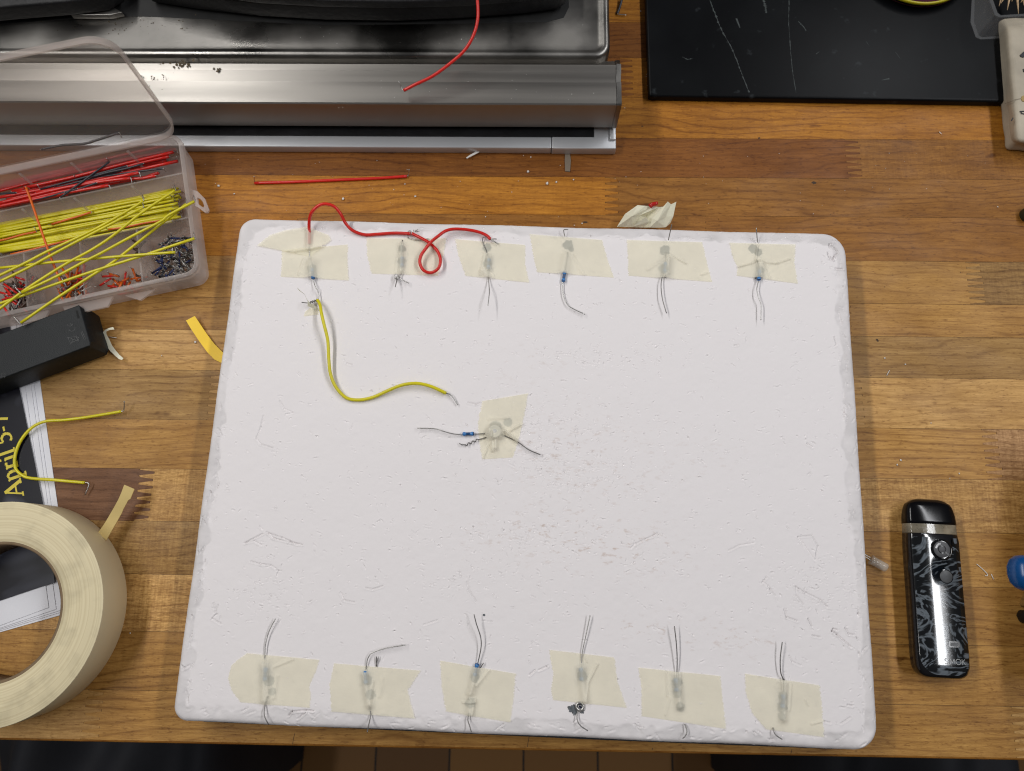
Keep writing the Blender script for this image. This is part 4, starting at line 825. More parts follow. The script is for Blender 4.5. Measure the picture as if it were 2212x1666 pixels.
marks('embossed_letters', D2, arc(1055,470,50,-15,150)+arc(1030,400,45,0,155)+[((1035,400),(1060,440))], zt_, M['emboss'], bh, .45)
marks('embossed_bin_mark', D2, [((1005,620),(1045,710)),((1005,620),(1045,605)),((1045,605),(1140,600)),((1060,685),(1150,640)),((1030,640),(1060,685)),((1055,615),(1075,670)),((1120,600),(1145,645)),((985,605),(1165,665)),((1135,575),(1030,715)),((1190,525),(1240,645)),((1212,520),(1260,636))]+arc(1150,625,16,0,360), zt_, M['emboss'], bh, .4)
marks('embossed_letters', D2, [((0,1150),(60,1130)),((60,1130),(95,1165)),((10,1190),(80,1185)),((30,1140),(30,1205)),((60,1140),(70,1200)),((0,870),(8,905))], zt_, M['emboss'], bh, .5)

# ----------------------------------------------------------- wire kit case
zb = 2.7; zr = zb+19.5
th = math.radians(13.7); eu = Vector((math.cos(th), math.sin(th), 0)); ev = Vector((math.sin(th), -math.cos(th), 0))
ctr_ = at(*D1(1500,95), zr); DW, DD = 150, 96
def bw(u, v, z): q = ctr_-eu*u+ev*v; return Vector((q.x,q.y,z))    # u leftwards from the right wall, v towards the viewer
def bl(q): d_ = q-ctr_; return -d_.dot(eu), d_.dot(ev)
bxr = thing('parts_case', 'cloudy plastic compartment case full of jumper wires, lid open', 'parts case', bw(DW/2,DD/2,zb))
def loop(inset, r, z, n=8):
    return [bw(x+DW/2, y+DD/2, z) for x, y in rrect(DW-2*inset, DD-2*inset, max(r-inset,.5), n)]
def shell(levels, r):
    V, Fc = [], []; n = 36
    for ins, z in levels: V += loop(ins, r, z)
    for i in range(len(levels)-1):
        for k in range(n): k2 = (k+1)%n; Fc.append((i*n+k,i*n+k2,(i+1)*n+k2,(i+1)*n+k))
    return V, Fc
mk('tray', *join(shell([(2.0,zb),(1.6,zb+6),(1.2,zr-4),(0,zr-3.6),(0,zr-.3),(.6,zr),(2.4,zr),(2.7,zr-.4),(2.7,zr-3),(3.2,zb+1.2)], 9), (loop(3.2,9,zb+1.2), [tuple(range(36))]), (loop(2.0,9,zb), [tuple(range(36))[::-1]])), M['pp2'], bxr, True, auto=35)
def divider(a, b, name='divider', t=.5, top=1.2, m='pp'):
    (u0,v0),(u1,v1) = a, b; A_, B_ = bw(u0,v0,0), bw(u1,v1,0); d_ = (B_-A_).normalized(); n_ = Vector((-d_.y,d_.x,0))*t
    return mk(name, *prism([((A_+n_).x,(A_+n_).y),((B_+n_).x,(B_+n_).y),((B_-n_).x,(B_-n_).y),((A_-n_).x,(A_-n_).y)], zb+1.3, zr-top), M[m], bxr, False)
v1 = bl(at(*D1(1490,440),zr-1))[1]; v2 = bl(at(*D1(1555,805),zr-1))[1]
u_a = [bl(at(*D1(x,y),zr-1))[0] for x, y in ((1130,900),(660,1020),(195,1130))]
divider((3,v1),(DW-3,v1)); divider((3,v2),(DW-3,v2))
for u in u_a: divider((u,v2+.6),(u,DD-3.2))
for vv in (v1, v2-0.0, 3.0):
    for px in (590,1080,150):
        u = bl(at(*D1(px, 560), zr))[0]
        V, Fc = tube([bw(u,vv+.8,zr-2), bw(u-1.5,vv+3,zr-9), bw(u-2.5,vv+6,zb+2)], .9, 6, 3)
        if vv < v2-1: mk('rib', V, Fc, M['pp'], bxr)
# front latches, hinge ear
def tab(plist, z0, z1, name):
    mk(name, *prism([(q.x,q.y) for q in plist], z0, z1), M['pp2'], bxr, False)
tab([bw(u,v,0) for u, v in ((54,DD),(84,DD),(82,DD+6),(58,DD+6))], zr-6, zr-4.5, 'latch')
tab([bw(u,v,0) for u, v in ((30,DD),(49,DD),(40,DD+5)) ], zr-9, zr-7.5, 'latch')
tab([bw(u,v,0) for u, v in ((92,DD),(112,DD),(108,DD+5),(95,DD+5)) ], zr-6, zr-4.5, 'latch')
ear = [D1(*q) for q in ((1585,575),(1640,590),(1700,650),(1735,740),(1725,765),(1700,765),(1640,720),(1620,715))]
e3 = [at(x,y,zr-4) for x,y in ear]; cE = sum(e3, Vector((0,0,0)))/len(e3)
sl = [cE.lerp(q,.42) for q in e3]
mk('hanging_ear', *ringprism([(q.x,q.y) for q in e3], [(q.x,q.y) for q in sl], zr-5, zr-3.6), M['pp2'], bxr, False)
# lid, standing open on its rear hinge
LH = 80; lean = Vector((0,0,1))*.995 + (-ev)*.09; lean.normalize(); fwd = lean.cross(eu).normalized()
if fwd.dot(ev) < 0: fwd = -fwd
hz = bw(0,-2.0,zr-1)
def lw(u, h, d_): return hz-eu*u+lean*h+fwd*d_
def lloop(ins, r, d_, n=8): return [lw(x+DW/2, y+LH/2, d_) for x, y in rrect(DW-2*ins, LH-2*ins, max(r-ins,.5), n)]
n = 36; lv = [(1.6,0.0),(.5,.3),(0,1.2),(-.2,5.5),(.8,5.5),(1.0,1.5)]
V, Fc = [], []
for ins, d_ in lv: V += lloop(ins, 14, d_)
for i in range(len(lv)-1):
    for k in range(n): k2 = (k+1)%n; Fc.append((i*n+k,i*n+k2,(i+1)*n+k2,(i+1)*n+k))
lidp = mk('lid', V[:n], [tuple(range(n))], M['pplid'], bxr, False)
mk('lid_rim', V, Fc, M['pp2'], lidp, True, auto=40)
# contents: every jumper wire is its own thing
def jw(label, group, fn, a, b, m, za, zb_, r=.62, sag=.4, ends=True, mid=()):
    A_, B_ = at(*fn(*a), za), at(*fn(*b), zb_); d_ = (B_-A_); nrm = Vector((-d_.y,d_.x,0)).normalized()
    P = [A_]+[at(*fn(x,y), z) for x, y, z in mid]+[B_] if mid else [A_, A_+d_*.33+nrm*random.uniform(-sag,sag), A_+d_*.67+nrm*random.uniform(-sag,sag), B_]
    bare = []
    if ends:
        for E_, s in ((A_,-1),(B_,1)):
            dr = d_.normalized()*s; dn = (Vector((0,0,random.choice((-1,-.3,1)))) + nrm*random.uniform(-1,1)).normalized()
            tip = E_+dr*.5+dn*3.2; tip.z = max(tip.z, zb+1.6) if za < 24 else tip.z
            bare.append([E_, E_+dr*.5, tip])
    return wire(label, 'wire', P, m, r, bare, group, sm=4, seg=7, br=.28)
Zf = zb+2.2
lab = 'straight yellow jumper wire in the bundle in the middle compartment of the case'; gy1 = 'yellow wires bundled in the case'
Ly = [870,900,935,975,1000,1025,1045,1065,860,880,905,925,945,965,990,1010,1030,1050,1070,1085,1100,880,915,950,985,1020,1055,1090,1040,1000]
Ry = [590,625,660,700,730,760,780,810,570,585,610,630,650,662,720,735,760,775,790,800,820,600,640,690,745,770,800,830,720,660]
for i, (a, b) in enumerate(zip(Ly, Ry)):
    xr = random.uniform(1420,1510); xl = random.choice((-90,-60,-120,5))
    jw(lab, gy1, D1, (xl, a-(xl)*.19+random.uniform(-5,5)), (xr, b+random.uniform(-6,6)-(xr-1460)*.2), M['yellow'], Zf+1.5+(i%4)*1.45, Zf+1.5+(i%4)*1.45, r=.84, sag=1.0)
lab = 'straight red jumper wire in the rear compartment of the open case'; gr1 = 'red wires in the rear compartment'
for i, (a, b) in enumerate([((40,520),(1420,200)),((-60,575),(1460,240)),((100,590),(1340,290)),((-60,650),(1475,338)),((-60,700),(1150,435)),((-60,735),(1100,490)),((-60,600),(900,330)),((120,600),(1000,400)),((-60,715),(700,560)),((200,560),(1440,262)),((400,540),(1380,330)),((1150,480),(1320,435)),((1000,500),(1290,460)),((-60,690),(560,610)),((300,600),(1080,480)),((500,420),(1450,258)),((-60,560),(620,400)),((60,660),(740,480)),((700,470),(1400,300)),((-60,725),(900,540))]):
    jw(lab, gr1, D1, a, b, M['red'], Zf+1+(i%5)*1.4, Zf+1+(i%5)*1.4, r=1.0, sag=.8)
lab = 'dark grey jumper wire crossing the red wires in the rear compartment'; gk = 'dark wires among the red wires'
for i, (a, b) in enumerate([((-40,615),(130,600)),((340,570),(1050,380)),((500,640),(905,345)),((640,490),(1350,400)),((280,660),(640,570)),((760,470),(1185,360)),((450,560),(1000,420)),((560,600),(800,520))]):
    jw(lab, gk, D1, a, b, M['black_ins'], Zf+5.5+(i%3)*1.1, Zf+6.5+(i%3)*1.1, r=.62)
jw('dark bent jumper wire lying behind the case on its hinge edge', None, D1, (345,240), (985,105), M['black_ins'], zr+1, zr+1, mid=((430,222,zr+1),(520,206,zr+1),(620,200,zr+1),(710,192,zr+1),(800,165,zr+1)), r=.75)
jw('long orange jumper wire laid crosswise over the yellow bundle', None, D1, (215,555), (520,1380), M['orange'], zr+2, zr-4, mid=((265,690,zr+1.5),(320,850,zr+1),(372,1000,zr+1),(430,1160,zr-1)), r=.72)
jw('orange wire half buried in the yellow bundle near its middle', None, D1, (430,862), (755,762), M['orange'], Zf+7.2, Zf+8.2)
jw('orange wire in the yellow bundle at the left edge of the photo', None, D1, (-60,1010), (300,925), M['orange'], Zf+7.2, Zf+7.2)
jw('orange wire along the front side of the yellow bundle', None, D1, (90,1112), (600,990), M['orange'], Zf+6.8, Zf+6.8)
jw('darker orange wire below the right end of the yellow bundle', None, D1, (900,905), (1345,832), M['orange'], Zf+6.2, Zf+6.2)
zz = zr+1.1
for lb, pl in (('longest loose yellow wire, its end hanging over the battery holder', [(220,1150),(560,915),(860,720),(1010,625),(1190,510),(1400,345),(1700,105),(1955,-95)]),
    ('loose yellow wire crossing low from the left edge to the right rim', [(-60,968),(250,860),(570,748),(1000,602),(1420,470),(2040,265)]),
    ('nearly level loose yellow wire resting on the front compartments', [(-60,582),(500,520),(1000,475),(1500,435),(1840,410)]),
    ('loose yellow wire fanning from lower left to the bundle top', [(-60,1045),(250,815),(500,650),(720,515),(960,385),(1180,240),(1480,0),(1835,-240)]),
    ('upper loose yellow wire leaving the bundle towards the left edge', [(-60,680),(250,530),(500,400),(800,262),(1050,140),(1400,-60),(1500,-130)]),
    ('second upper loose yellow wire running beside its twin to the left', [(-60,745),(300,570),(520,450),(850,275),(1150,120),(1500,-60)]),
    ('loose yellow wire ending at the right rim above the ear', [(230,835),(600,660),(900,500),(1050,425),(1380,245),(1690,85),(1770,20),(2040,-125)])):
    pl3 = [at(*FF(x,y), zz+.25*i%1) for i, (x,y) in enumerate(pl)]; zz += .55
    A_, B_ = pl3[0], pl3[-1]; dA = (pl3[0]-pl3[1]).normalized(); dB = (pl3[-1]-pl3[-2]).normalized()
    wire(lb, 'wire', pl3, M['yellow'], .84, [[A_, A_+dA*.6, A_+Vector((-4,3.4,1.5))], [B_, B_+dB*.6, B_+Vector((-1.2,4.0,-.6))]], 'loose yellow wires over the case', sm=4, seg=7, br=.28)
# short pieces in the front compartments
def pile(label, group, u0, u1, mats, n, Lr, seed_, va=None, r=.6, zmax=7, col2=None):
    random.seed(seed_); va = va or (v2+3, DD-5)
    r *= 1.15
    for i in range(n):
        L_ = random.uniform(*Lr); u = random.uniform(u0+4, u1-4); v = random.uniform(*va); a = random.uniform(0,math.pi); z = Zf+random.uniform(0,zmax)
        c = bw(u,v,z); d_ = Vector((math.cos(a), math.sin(a), random.uniform(-.25,.25)))*L_/2
        def cl(p):
            uu, v_ = bl(p); uu = min(max(uu,u0+1.2),u1-1.2); v_ = min(max(v_,v2+1.5),DD-4); q = bw(uu,v_,max(p.z,zb+2)); return q
        A_, B_ = cl(c-d_), cl(c+d_)
        if (B_-A_).length < 2: continue
        m = random.choice(mats); w_ = Vector((random.uniform(-1,1),random.uniform(-1,1),1.6))
        if (B_-A_).length > 1: wire(label, 'wire', [A_, B_], m, r, [[A_, cl(A_+w_*1.8)], [B_, cl(B_+w_*1.5)]], group, name='short_jumper_wire', sm=0, seg=6, br=.26)
pile('short dark metal wire piece in the right front compartment', 'short dark wires in the right front compartment', 3, u_a[0], [M['black_ins'],M['tin_dark'],M['tin'],M['tin_dark'],mat('navy insulation',(.01,.02,.09),.4)], 105, (3,9), 3, va=(v2+6,DD-5), r=.5)
pile('short orange wire piece in the second front compartment from the right', 'short orange wires, second compartment from the right', u_a[0], u_a[1], [M['orange'],M['orange'],M['red']], 16, (6,9), 4, va=(v2+20,DD-5))
pile('short dark wire along the divider, second compartment from the right', 'dark wires in the second compartment from the right', u_a[0]-0, u_a[0]+9, [M['brown_ins']], 6, (8,12), 5)
pile('short orange or red wire in the third front compartment from the right', 'short orange and red wires, third compartment from the right', u_a[1], u_a[1]+24, [M['orange'],M['red'],M['orange'],M['tin']], 46, (7,12), 6, va=(v2+12,DD-5))
pile('short brown or red wire in the leftmost visible front compartment', 'short brown and red wires, leftmost compartment', u_a[2], u_a[2]+24, [M['brown_ins'],M['brown_ins'],M['red'],M['tin_dark']], 46, (7,13), 8, va=(v2+10,DD-5))
random.seed(21)

# --------------------------------------------------------- steel appliance
ap = thing('steel_appliance', 'stainless steel counter appliance with black iron griddle on top', 'appliance', at(700,250,0))
zT = 38.0
yf = at(1335,227,zT).y; xr = at(1338,227,zT).x
ybk = at(1300,127,zT+1).y; y1_ = at(1300,177,zT).y; y2_ = at(1300,160,zT-1).y; y3_ = at(1300,139,zT+1).y
zbt = 12.0; ybot = at(1330,277,zbt).y
print('APPL', yf, ybot, ybk, y1_, y3_, xr)
sec = [(ybk+2,zT-8),(ybk+2,zT-4),(ybk,zT-3.2),(y3_+.3,zT-1.0),(y3_-.6,zT+1.2),(y2_+.5,zT+.9),(y1_+1.5,zT-1.6),(y1_,zT-1.9),(y1_-.7,zT+.3),(yf+.8,zT+.3),(yf,zT-.4),(yf,zT-1.2),(ybot,zbt+.8),(ybot+1,zbt),(ybot+40,zbt),(ybk+2,zbt)]
def extr(sec, x0, x1, y_=0): 
    n = len(sec); V = [(x,y,z) for x in (x0,x1) for y, z in sec]; return V, [(i,(i+1)%n,n+(i+1)%n,n+i) for i in range(n)]+[tuple(range(n)), tuple(range(n,2*n))[::-1]]
mk('front_bar', *extr(sec, -520, xr-1.6), M['steel'], ap, True, auto=18)
sec2 = [(y+(.4 if i < 5 else -.4 if i > 8 else 0), z+(.5 if z > 20 else -.3)) for i, (y,z) in enumerate(sec)]
mk('end_cap', *extr(sec2, xr-1.5, xr+1.3), M['steel_dk'], ap, True, auto=18)
# strip at its foot
zs = 7.0; ys0 = at(1200,322-2,zs).y; ys1 = ybot+6; xs = at(1331,320,zs).x; xs2 = at(1192,320,zs).x
so = mk('base_strip', *prism([(-520,ys0),(xs2-.3,ys0),(xs2-.3,ys1),(-520,ys1)], .1, zs), M['alu'], ap, False); bevel_obj(so, .8, 3)
so = mk('strip_end_block', *prism([(xs2,ys0-.4),(xs,ys0-.4),(xs,ys1),(xs2,ys1)], .1, zs+.4), M['alu'], ap, False); bevel_obj(so, .8, 3)
so = mk('strip_end_lip', *prism([(xs-4,ys0+5),(xs-.3,ys0+5),(xs-.3,ys1),(xs-4,ys1)], zs+.4, zs+2.2), M['alu'], ap, False); bevel_obj(so, .6, 2)
mk('dark_channel', *prism([(-520,ys0+7.5),(xs-14,ys0+7.5),(xs-14,ys1+2),(-520,ys1+2)], zs+.05, zs+.9), M['iron'], ap, False)
# tray behind the bar
zt2 = zT+4; tx = at(1318,60,zt2).x; ty0 = at(1250,122,zt2).y; ty1 = 420
def rc_poly(x0, x1, y0, y1, r): return [(x0,y1),(x0,y0)]+[(x1-r+r*math.sin(math.radians(a)), y0+r-r*math.cos(math.radians(a))) for a in range(0,91,10)]+[(x1,y1)]
tp0 = rc_poly(-520, tx, ty0, ty1, 9); n = len(tp0)
V, Fc = [], []
for ins, z in ((0,6),(0,zt2-3.2),(.5,zt2-1.2),(1.6,zt2-.2),(3.0,zt2),(4.6,zt2-.5),(6.0,zt2-1.6),(8,zt2-2.0)):
    V += [(x,y,z) for x, y in rc_poly(-520, tx-ins, ty0+ins*.8, ty1, max(9-ins*.7,2))]
for i in range(7):
    for k in range(n-1): Fc.append((i*n+k,i*n+k+1,(i+1)*n+k+1,(i+1)*n+k))
Fc.append(tuple(7*n+k for k in range(n)))
mk('top_tray', V, Fc, M['steel_dk'], ap, True, auto=50)
# iron griddle and pan edge above the tray
def slabpoly(name, pl, z0, z1, m, bev=2.0, parent=ap):
    o = mk(name, *prism([(q.x,q.y) for q in pl], z0, z1), m, parent, False); bevel_obj(o, bev, 3, 50); return o
zg = 56
gpl = [at(x,y,zg-8) for x, y in ((318,-8),(420,8),(560,24),(700,32),(860,34),(1000,28),(1130,18),(1205,8),(1222,-4),(1226,-60),(1220,-130),(300,-130))]
slabpoly('griddle_plate', gpl, zg-14, zg, M['iron'], 2.5)
gpl2 = [at(x,y,zg+5) for x, y in ((330,-40),(420,-22),(560,-4),(700,4),(860,6),(1000,2),(1130,-8),(1170,-60),(1160,-150),(320,-150))]
slabpoly('griddle_rim', gpl2, zg+.1, zg+6, M['iron'], 1.2)
gpl3 = [at(x,y,zg-6) for x, y in ((-300,46),(-40,36),(60,27),(150,20),(225,10),(262,-10),(262,-110),(-300,-110))]
slabpoly('griddle_edge', gpl3, zg-12, zg, M['iron'], 2.0)
# dark well below the griddle
wl = [at(x,y,zt2-1) for x, y in ((-300,62),(0,50),(230,33),(330,34),(700,52),(1000,49),(1180,46),(1218,36),(1229,14),(1229,-60),(-300,-60))]
mk('burner_well', *prism([(q.x,q.y) for q in wl], zt2-2.4, zt2-1.85), mat('burnt well', (.01,.01,.01), .7, noise=.5, nscale=60), ap, False)
slabpoly('steel_shim', [at(x,y,zt2+3) for x, y in ((150,30),(180,20),(235,8),(262,24),(235,30))], zt2-1.7, zt2+2, M['steel_dk'], .4)
# grime on the steel
def grime(fn, x, y, sx, sy, n, z, rr, seed_, m=None):
    random.seed(seed_); L_ = []
    for k in range(n):
        p = at(*fn(random.gauss(x,sx), random.gauss(y,sy)), z); L_.append(disc(p, random.uniform(*rr), z+.02+.001*k, 9, .5))
    return mk('grime', *join(*L_), m or M['grimem'], ap, False)
M['grimem'] = mat('brown grime', (.07,.05,.025), .8, noise=.4, nscale=400)
grime(A1, 1160,412,42,14,30, zT+1.4, (.2,.9), 1); grime(A1, 1030,500,40,40,20, zT+.3, (.15,.6), 2); grime(A1, 1415,452,16,6,10, zT+1.4, (.2,.7), 3); grime(A1, 900,160,260,30,60, zt2-1.9, (.1,.45), 4); grime(A2, 300,190,500,40,22, zt2-1.9, (.08,.28), 5, M['crumb'])
grime(A2, 900,590,600,60,22, zT+.35, (.08,.25), 6, M['crumb'])
random.seed(31)

# ------------------------------------------------------------- black slab
zsb = 6.0
sbp = [at(1393,-60,zsb), at(1402,207,zsb), at(2168,219,zsb), at(2300,221,zsb), at(2300,-60,zsb)]
sb = thing('black_slab', 'scuffed black stone slab at the top right of the bench', 'slab', (*((sbp[0]+sbp[3])/2).xy, 0))
so = mk('slab_body', *prism([(q.x,q.y) for q in sbp], .05, zsb), M['slab'], sb, False); bevel_obj(so, 1.6, 4, 30)
def scr(pl, w, z=zsb): 
    P = spline([at(*A3(x,y), z) for x, y in pl], 14); V, Fc = [], []
    for i, p in enumerate(P):
        d_ = (P[min(i+1,len(P)-1)]-P[max(i-1,0)]).normalized(); n_ = Vector((-d_.y,d_.x,0))*w*random.uniform(.1,1.); V += [Vector((*(p+n_*random.uniform(.2,1)).xy, z+.02)), Vector((*(p-n_*random.uniform(.2,1)).xy, z+.02))]
    Fc = [(2*i,2*i+1,2*i+3,2*i+2) for i in range(len(P)-1)]; mk('scratch', V, Fc, M['scratch'], sb, False)
scr([(175,0),(210,90),(250,190),(320,320),(380,470),(430,600)], .9); scr([(520,-10),(535,40),(542,85)], 1.6); scr([(690,-20),(688,150),(700,330),(712,460),(735,600)], .5); scr([(0,370),(30,385),(60,380)], .6); scr([(750,140),(780,170),(800,200)], .8); scr([(1190,270),(1210,300)], .8); scr([(1380,340),(1410,380)], .6); scr([(865,350),(885,335)], .5); scr([(1290,520),(1340,510)], .8); scr([(350,120),(370,180)], .9)
Vs = [crumb(at(*A3(random.uniform(-190,2050), random.gauss(640,8)),0), random.uniform(.15,.5)) for k in range(26)]
Vs += [crumb(at(*A2(random.gauss(1985,5), random.uniform(40,620)),0), random.uniform(.15,.5)) for k in range(16)]
tag(mk('slab_edge_crumbs', *join(*Vs), M['crumb'], None, base=Vector((0,.2,0))), 'white crumbs gathered along the edges of the black slab', 'crumbs', kind='stuff')

# ------------------------------------------------------------- stone block
zk = 16.0
st = thing('stone_block', 'beige rounded stone block with ink marks at the right edge', 'stone block', at(2250,190,0))
top = [at(2175,58,zk), at(2186,180,zk), at(2197,306,zk), at(2330,316,zk), at(2330,50,zk)]
bot = [at(2154,45,5), at(2163,180,5), at(2178,318,5), at(2330,330,5), at(2330,40,5)]
tpl = rcx = [(q.x,q.y) for q in bot]
V = [Vector((q.x,q.y,z)) for z, L_ in ((.1,bot),(8,bot)) for q in L_]+[Vector((q.x,q.y,zk)) for q in top]
Fc = [tuple(range(5))[::-1], tuple(range(10,15))]+[(l*5+i,l*5+(i+1)%5,(l+1)*5+(i+1)%5,(l+1)*5+i) for l in (0,1) for i in range(5)]
so = mk('block_body', V, Fc, M['stone'], st, False); bevel_obj(so, 3.2, 5, 20)
bm = bmesh.new(); bm.from_mesh(so.data); bmesh.ops.subdivide_edges(bm, edges=[e for e in bm.edges if e.calc_length() > .004], cuts=6, use_grid_fill=True)
for v in bm.verts:
    co = v.co*1000; v.co += v.normal*MM*(.28*math.sin(co.y*.31+co.z*.4)*math.sin(co.x*.5+1.2)+random.uniform(-.09,.09))
bm.to_mesh(so.data); bm.free()
def blot(fn, pl, z, m, name, parent): return mk(name, *prism([(q.x,q.y) for q in pts(fn, pl, z)], z-.5, z+.06), m, parent, False)
blot(D3, [(978,590),(1010,560),(1040,540),(1050,600),(1015,615),(990,608)], zk+.35, M['ink'], 'ink_mark', st)
blot(D3, [(1012,740),(1030,735),(1040,770),(1018,768)], zk+.35, M['ink'], 'ink_mark', st)
marks('ink_mark', D3, [((975,1195),(1040,1190)),((990,1215),(1040,1222)),((980,1190),(1000,1215)),((885,1296),(905,1262))], zk+.35, M['ink'], st, .7)
blot(D3, [(990,1060),(1000,1030),(1030,1020),(1050,1040),(1045,1090),(1005,1085)], zk+.3, M['stain'], 'stain', st)
mk('crack', *tube([at(*D3(x,y), z) for x,y,z in ((818,1108,9),(850,1100,12),(890,1085,zk-.2),(930,1065,zk+.25),(985,1058,zk+.25))], .13, 5, 3), M['greybit'], st)

# clear box with wooden picks, tin, olive thing, tool at the right edge
cb = thing('clear_plastic_box', 'clear plastic box of wooden toothpicks at the top right corner', 'plastic box', at(2200,-10,zsb))
zc_ = 26
o_ = [at(2140,-60,zc_), at(2137,0,zc_), at(2149,33,zc_), at(2160,38,zc_), at(2330,28,zc_), at(2330,-60,zc_)]
i_ = [at(2146,-58,zc_), at(2145,0,zc_), at(2155,28,zc_), at(2162,33,zc_), at(2325,23,zc_), at(2325,-58,zc_)]
mk('box_wall', *ringprism([(q.x,q.y) for q in o_], [(q.x,q.y) for q in i_], zsb+.1, zc_), M['clear'], cb, False)
for k, pl in enumerate([((2170,-30),(2158,14)),((2185,-30),(2176,22)),((2196,-30),(2200,30)),((2178,-20),(2162,8)),((2205,-30),(2212,12)),((2190,-40),(2186,4)),((2225,-30),(2205,6))]):
    tk = mk('toothpick', *tube([at(*pl[0],16+k), at(*pl[1],14+k*.8)], lambda t: 1.3*(1-t**4)+.1, 8, 8), M['pick'], None); tag(tk, 'pale pointed wooden pick inside the clear plastic box', 'toothpick', 'wooden picks in the clear box')
tn = thing('round_tin', 'round tin with maroon lid and yellow rim on the black slab', 'tin', at(1997,-130,zsb))
zti = 12.5; pt = at(1997,12.5,zti-2); cc_ = (pt.x, pt.y+37, 0)
mk('tin_body', *lathe([(33,zsb+.1),(34.5,zti-5),(36.5,zti-4)], cc_, 96), M['maroon'], tn)
mk('lid', *lathe([(35.6,zti-.3),(34.5,zti-1),(.1,zti-1)], cc_, 96), M['maroon'], tn)
mk('rim', *lathe([(36.5,zti-2.2),(37,zti-1.8),(37,zti-.6),(36.6,zti),(35.9,zti),(35.5,zti-.4)], cc_, 96), M['yrim'], tn)
ol = at(2228,460,4)
oo = mk('bottle_cap', *lathe([(4.8,-3.9),(5,1.5),(4.6,2.6),(3.6,3.2),(.05,3.3)], (ol.x,ol.y,4), 36), M['olive'], None); tag(oo, 'dark olive round cap cut off by the right edge', 'cap')
tl = thing('hand_tool', 'hand tool with bulbous blue plastic grip at the right edge', 'tool', at(2230,1240,0))
P = [at(2203,1196,20), at(2210,1215,20), at(2216,1240,20), at(2220,1262,20), at(2228,1285,20)]
gb_ = at(2214,1238,51)
prof = [(.2,-8.5),(3.5,-8.2),(6.0,-6.2),(7.3,-3),(7.5,1),(6.8,4.5),(5.0,7),(2.6,8.3),(.1,8.6)]
V, Fc = lathe(prof, (0,0,0), 32); Rt = Matrix.Rotation(math.radians(90),3,'X')@Matrix.Rotation(math.radians(0),3,'Y')
V = [Rt@v+gb_ for v in V]; mk('grip', V, Fc, M['bluepl'], tl)
mk('shank', *tube([gb_+Vector((3,5,0)), gb_+Vector((40,20,-4))], 2.4, 12, 0), M['steel_dk'], tl)
wbp = [at(2236,985,0), at(2222,1150,0), at(2216,1262,0), at(2199,1308,0), at(2222,1316,0), at(2236,1470,0), at(2420,1475,0), at(2420,985,0)]  # unseen bulk added behind the corner, tall enough to cast the right edge shadow
so = mk('wooden_block', *prism([(q.x,q.y) for q in wbp], .1, 42), M['tanwood'], None, False); bevel_obj(so, 1, 2)
tag(so, 'tan wooden block with a pointed corner beneath the blue tool at the right edge', 'block')
so = mk('dark_clamp', *prism([(q.x,q.y) for q in pts(P_, [(2206,1318),(2200,1330),(2208,1345),(2226,1350),(2222,1319)], 3)], .1, 9), M['iron'], None, False); bevel_obj(so, 1, 2)
tag(so, 'dark iron piece in front of the tan block at the right edge', 'clamp')

# --------------------------------------------------------------------- vape
vt = at(*VV(425,80), 10); vb = at(*VV(545,1572), 10)
vy = (vt-vb); VL = vy.length; vy.normalize(); vx = Vector((vy.y,-vy.x,0)); 
wl_, wr_ = at(*VV(228,560),9), at(*VV(672,560),9); VWd = abs((wr_-wl_).dot(vx))
vc = vb.lerp(vt,.5); mid = at(*VV(452,560),9); off_ = (mid-vb).dot(vx)
print('VAPE', VL, VWd, off_)
vp = thing('vape_pen', 'black pocket vaporizer with grey swirl panel and dial on the bench', 'vaporizer', (vc.x,vc.y,0))
hw = VWd/2; HT = 14.0
def vw(x, y, z): q = vb+vx*(x)+vy*y; return Vector((q.x,q.y,z))
def vsec(y, w, z0, z1, n=56, ex=3.3, flat=0.0):
    out = []
    for k in range(n):
        a = 2*math.pi*k/n; c_, s_ = math.cos(a), math.sin(a)
        x = w*abs(c_)**(2/ex)*(1 if c_ > 0 else -1); z = (z0+z1)/2+(z1-z0)/2*abs(s_)**(2/ex)*(1 if s_ > 0 else -1)
        out.append(vw(x, y, z))
    return out
def vloft(stations, cap=True):
    V, Fc = [], []; n = 56
    for st_ in stations: V += vsec(*st_)
    for i in range(len(stations)-1):
        for k in range(n): k2 = (k+1)%n; Fc.append((i*n+k,i*n+k2,(i+1)*n+k2,(i+1)*n+k))
    if cap: Fc += [tuple(range(n))[::-1], tuple((len(stations)-1)*n+k for k in range(n))]
    return V, Fc
fy = lambda vy_: VL*(1572-vy_)/(1572-80.)        # close-up row -> distance from the foot
yb1 = fy(382); yb2 = fy(300)
mk('body', *vloft([(.0,hw*.62,3.4,HT-4.0),(.8,hw*.78,2.0,HT-2.2),(2.5,hw*.9,1.0,HT-1.2),(6,hw*.985,.3,HT-.5),(12,hw,.15,HT-.3),(yb1-8,hw*.985,.15,HT-.3),(yb1-.5,hw*.965,.3,HT-.5),(yb1,hw*.95,.6,HT-.8)]), M['gloss'], vp)
mk('clear_band', *vloft([(yb1+.05,hw*.96,.7,HT-.9),(yb2-.05,hw*.945,.7,HT-.9)]), M['amber'], vp, True, auto=40)
mk('mouthpiece', *vloft([(yb2,hw*.955,.5,HT-.7),(yb2+2,hw*.95,.55,HT-.75),(yb2+5,hw*.935,.8,HT-1.1),(yb2+7.5,hw*.905,1.2,HT-1.6),(yb2+9.5,hw*.865,1.7,HT-2.2),(yb2+11,hw*.815,2.2,HT-2.8),(VL-2.1,hw*.74,2.8,HT-3.5),(VL-1.1,hw*.65,3.5,HT-4.3),(VL-.4,hw*.53,4.4,HT-5.3),(VL,hw*.40,5.4,HT-6.4)]), M['mouth'], vp)
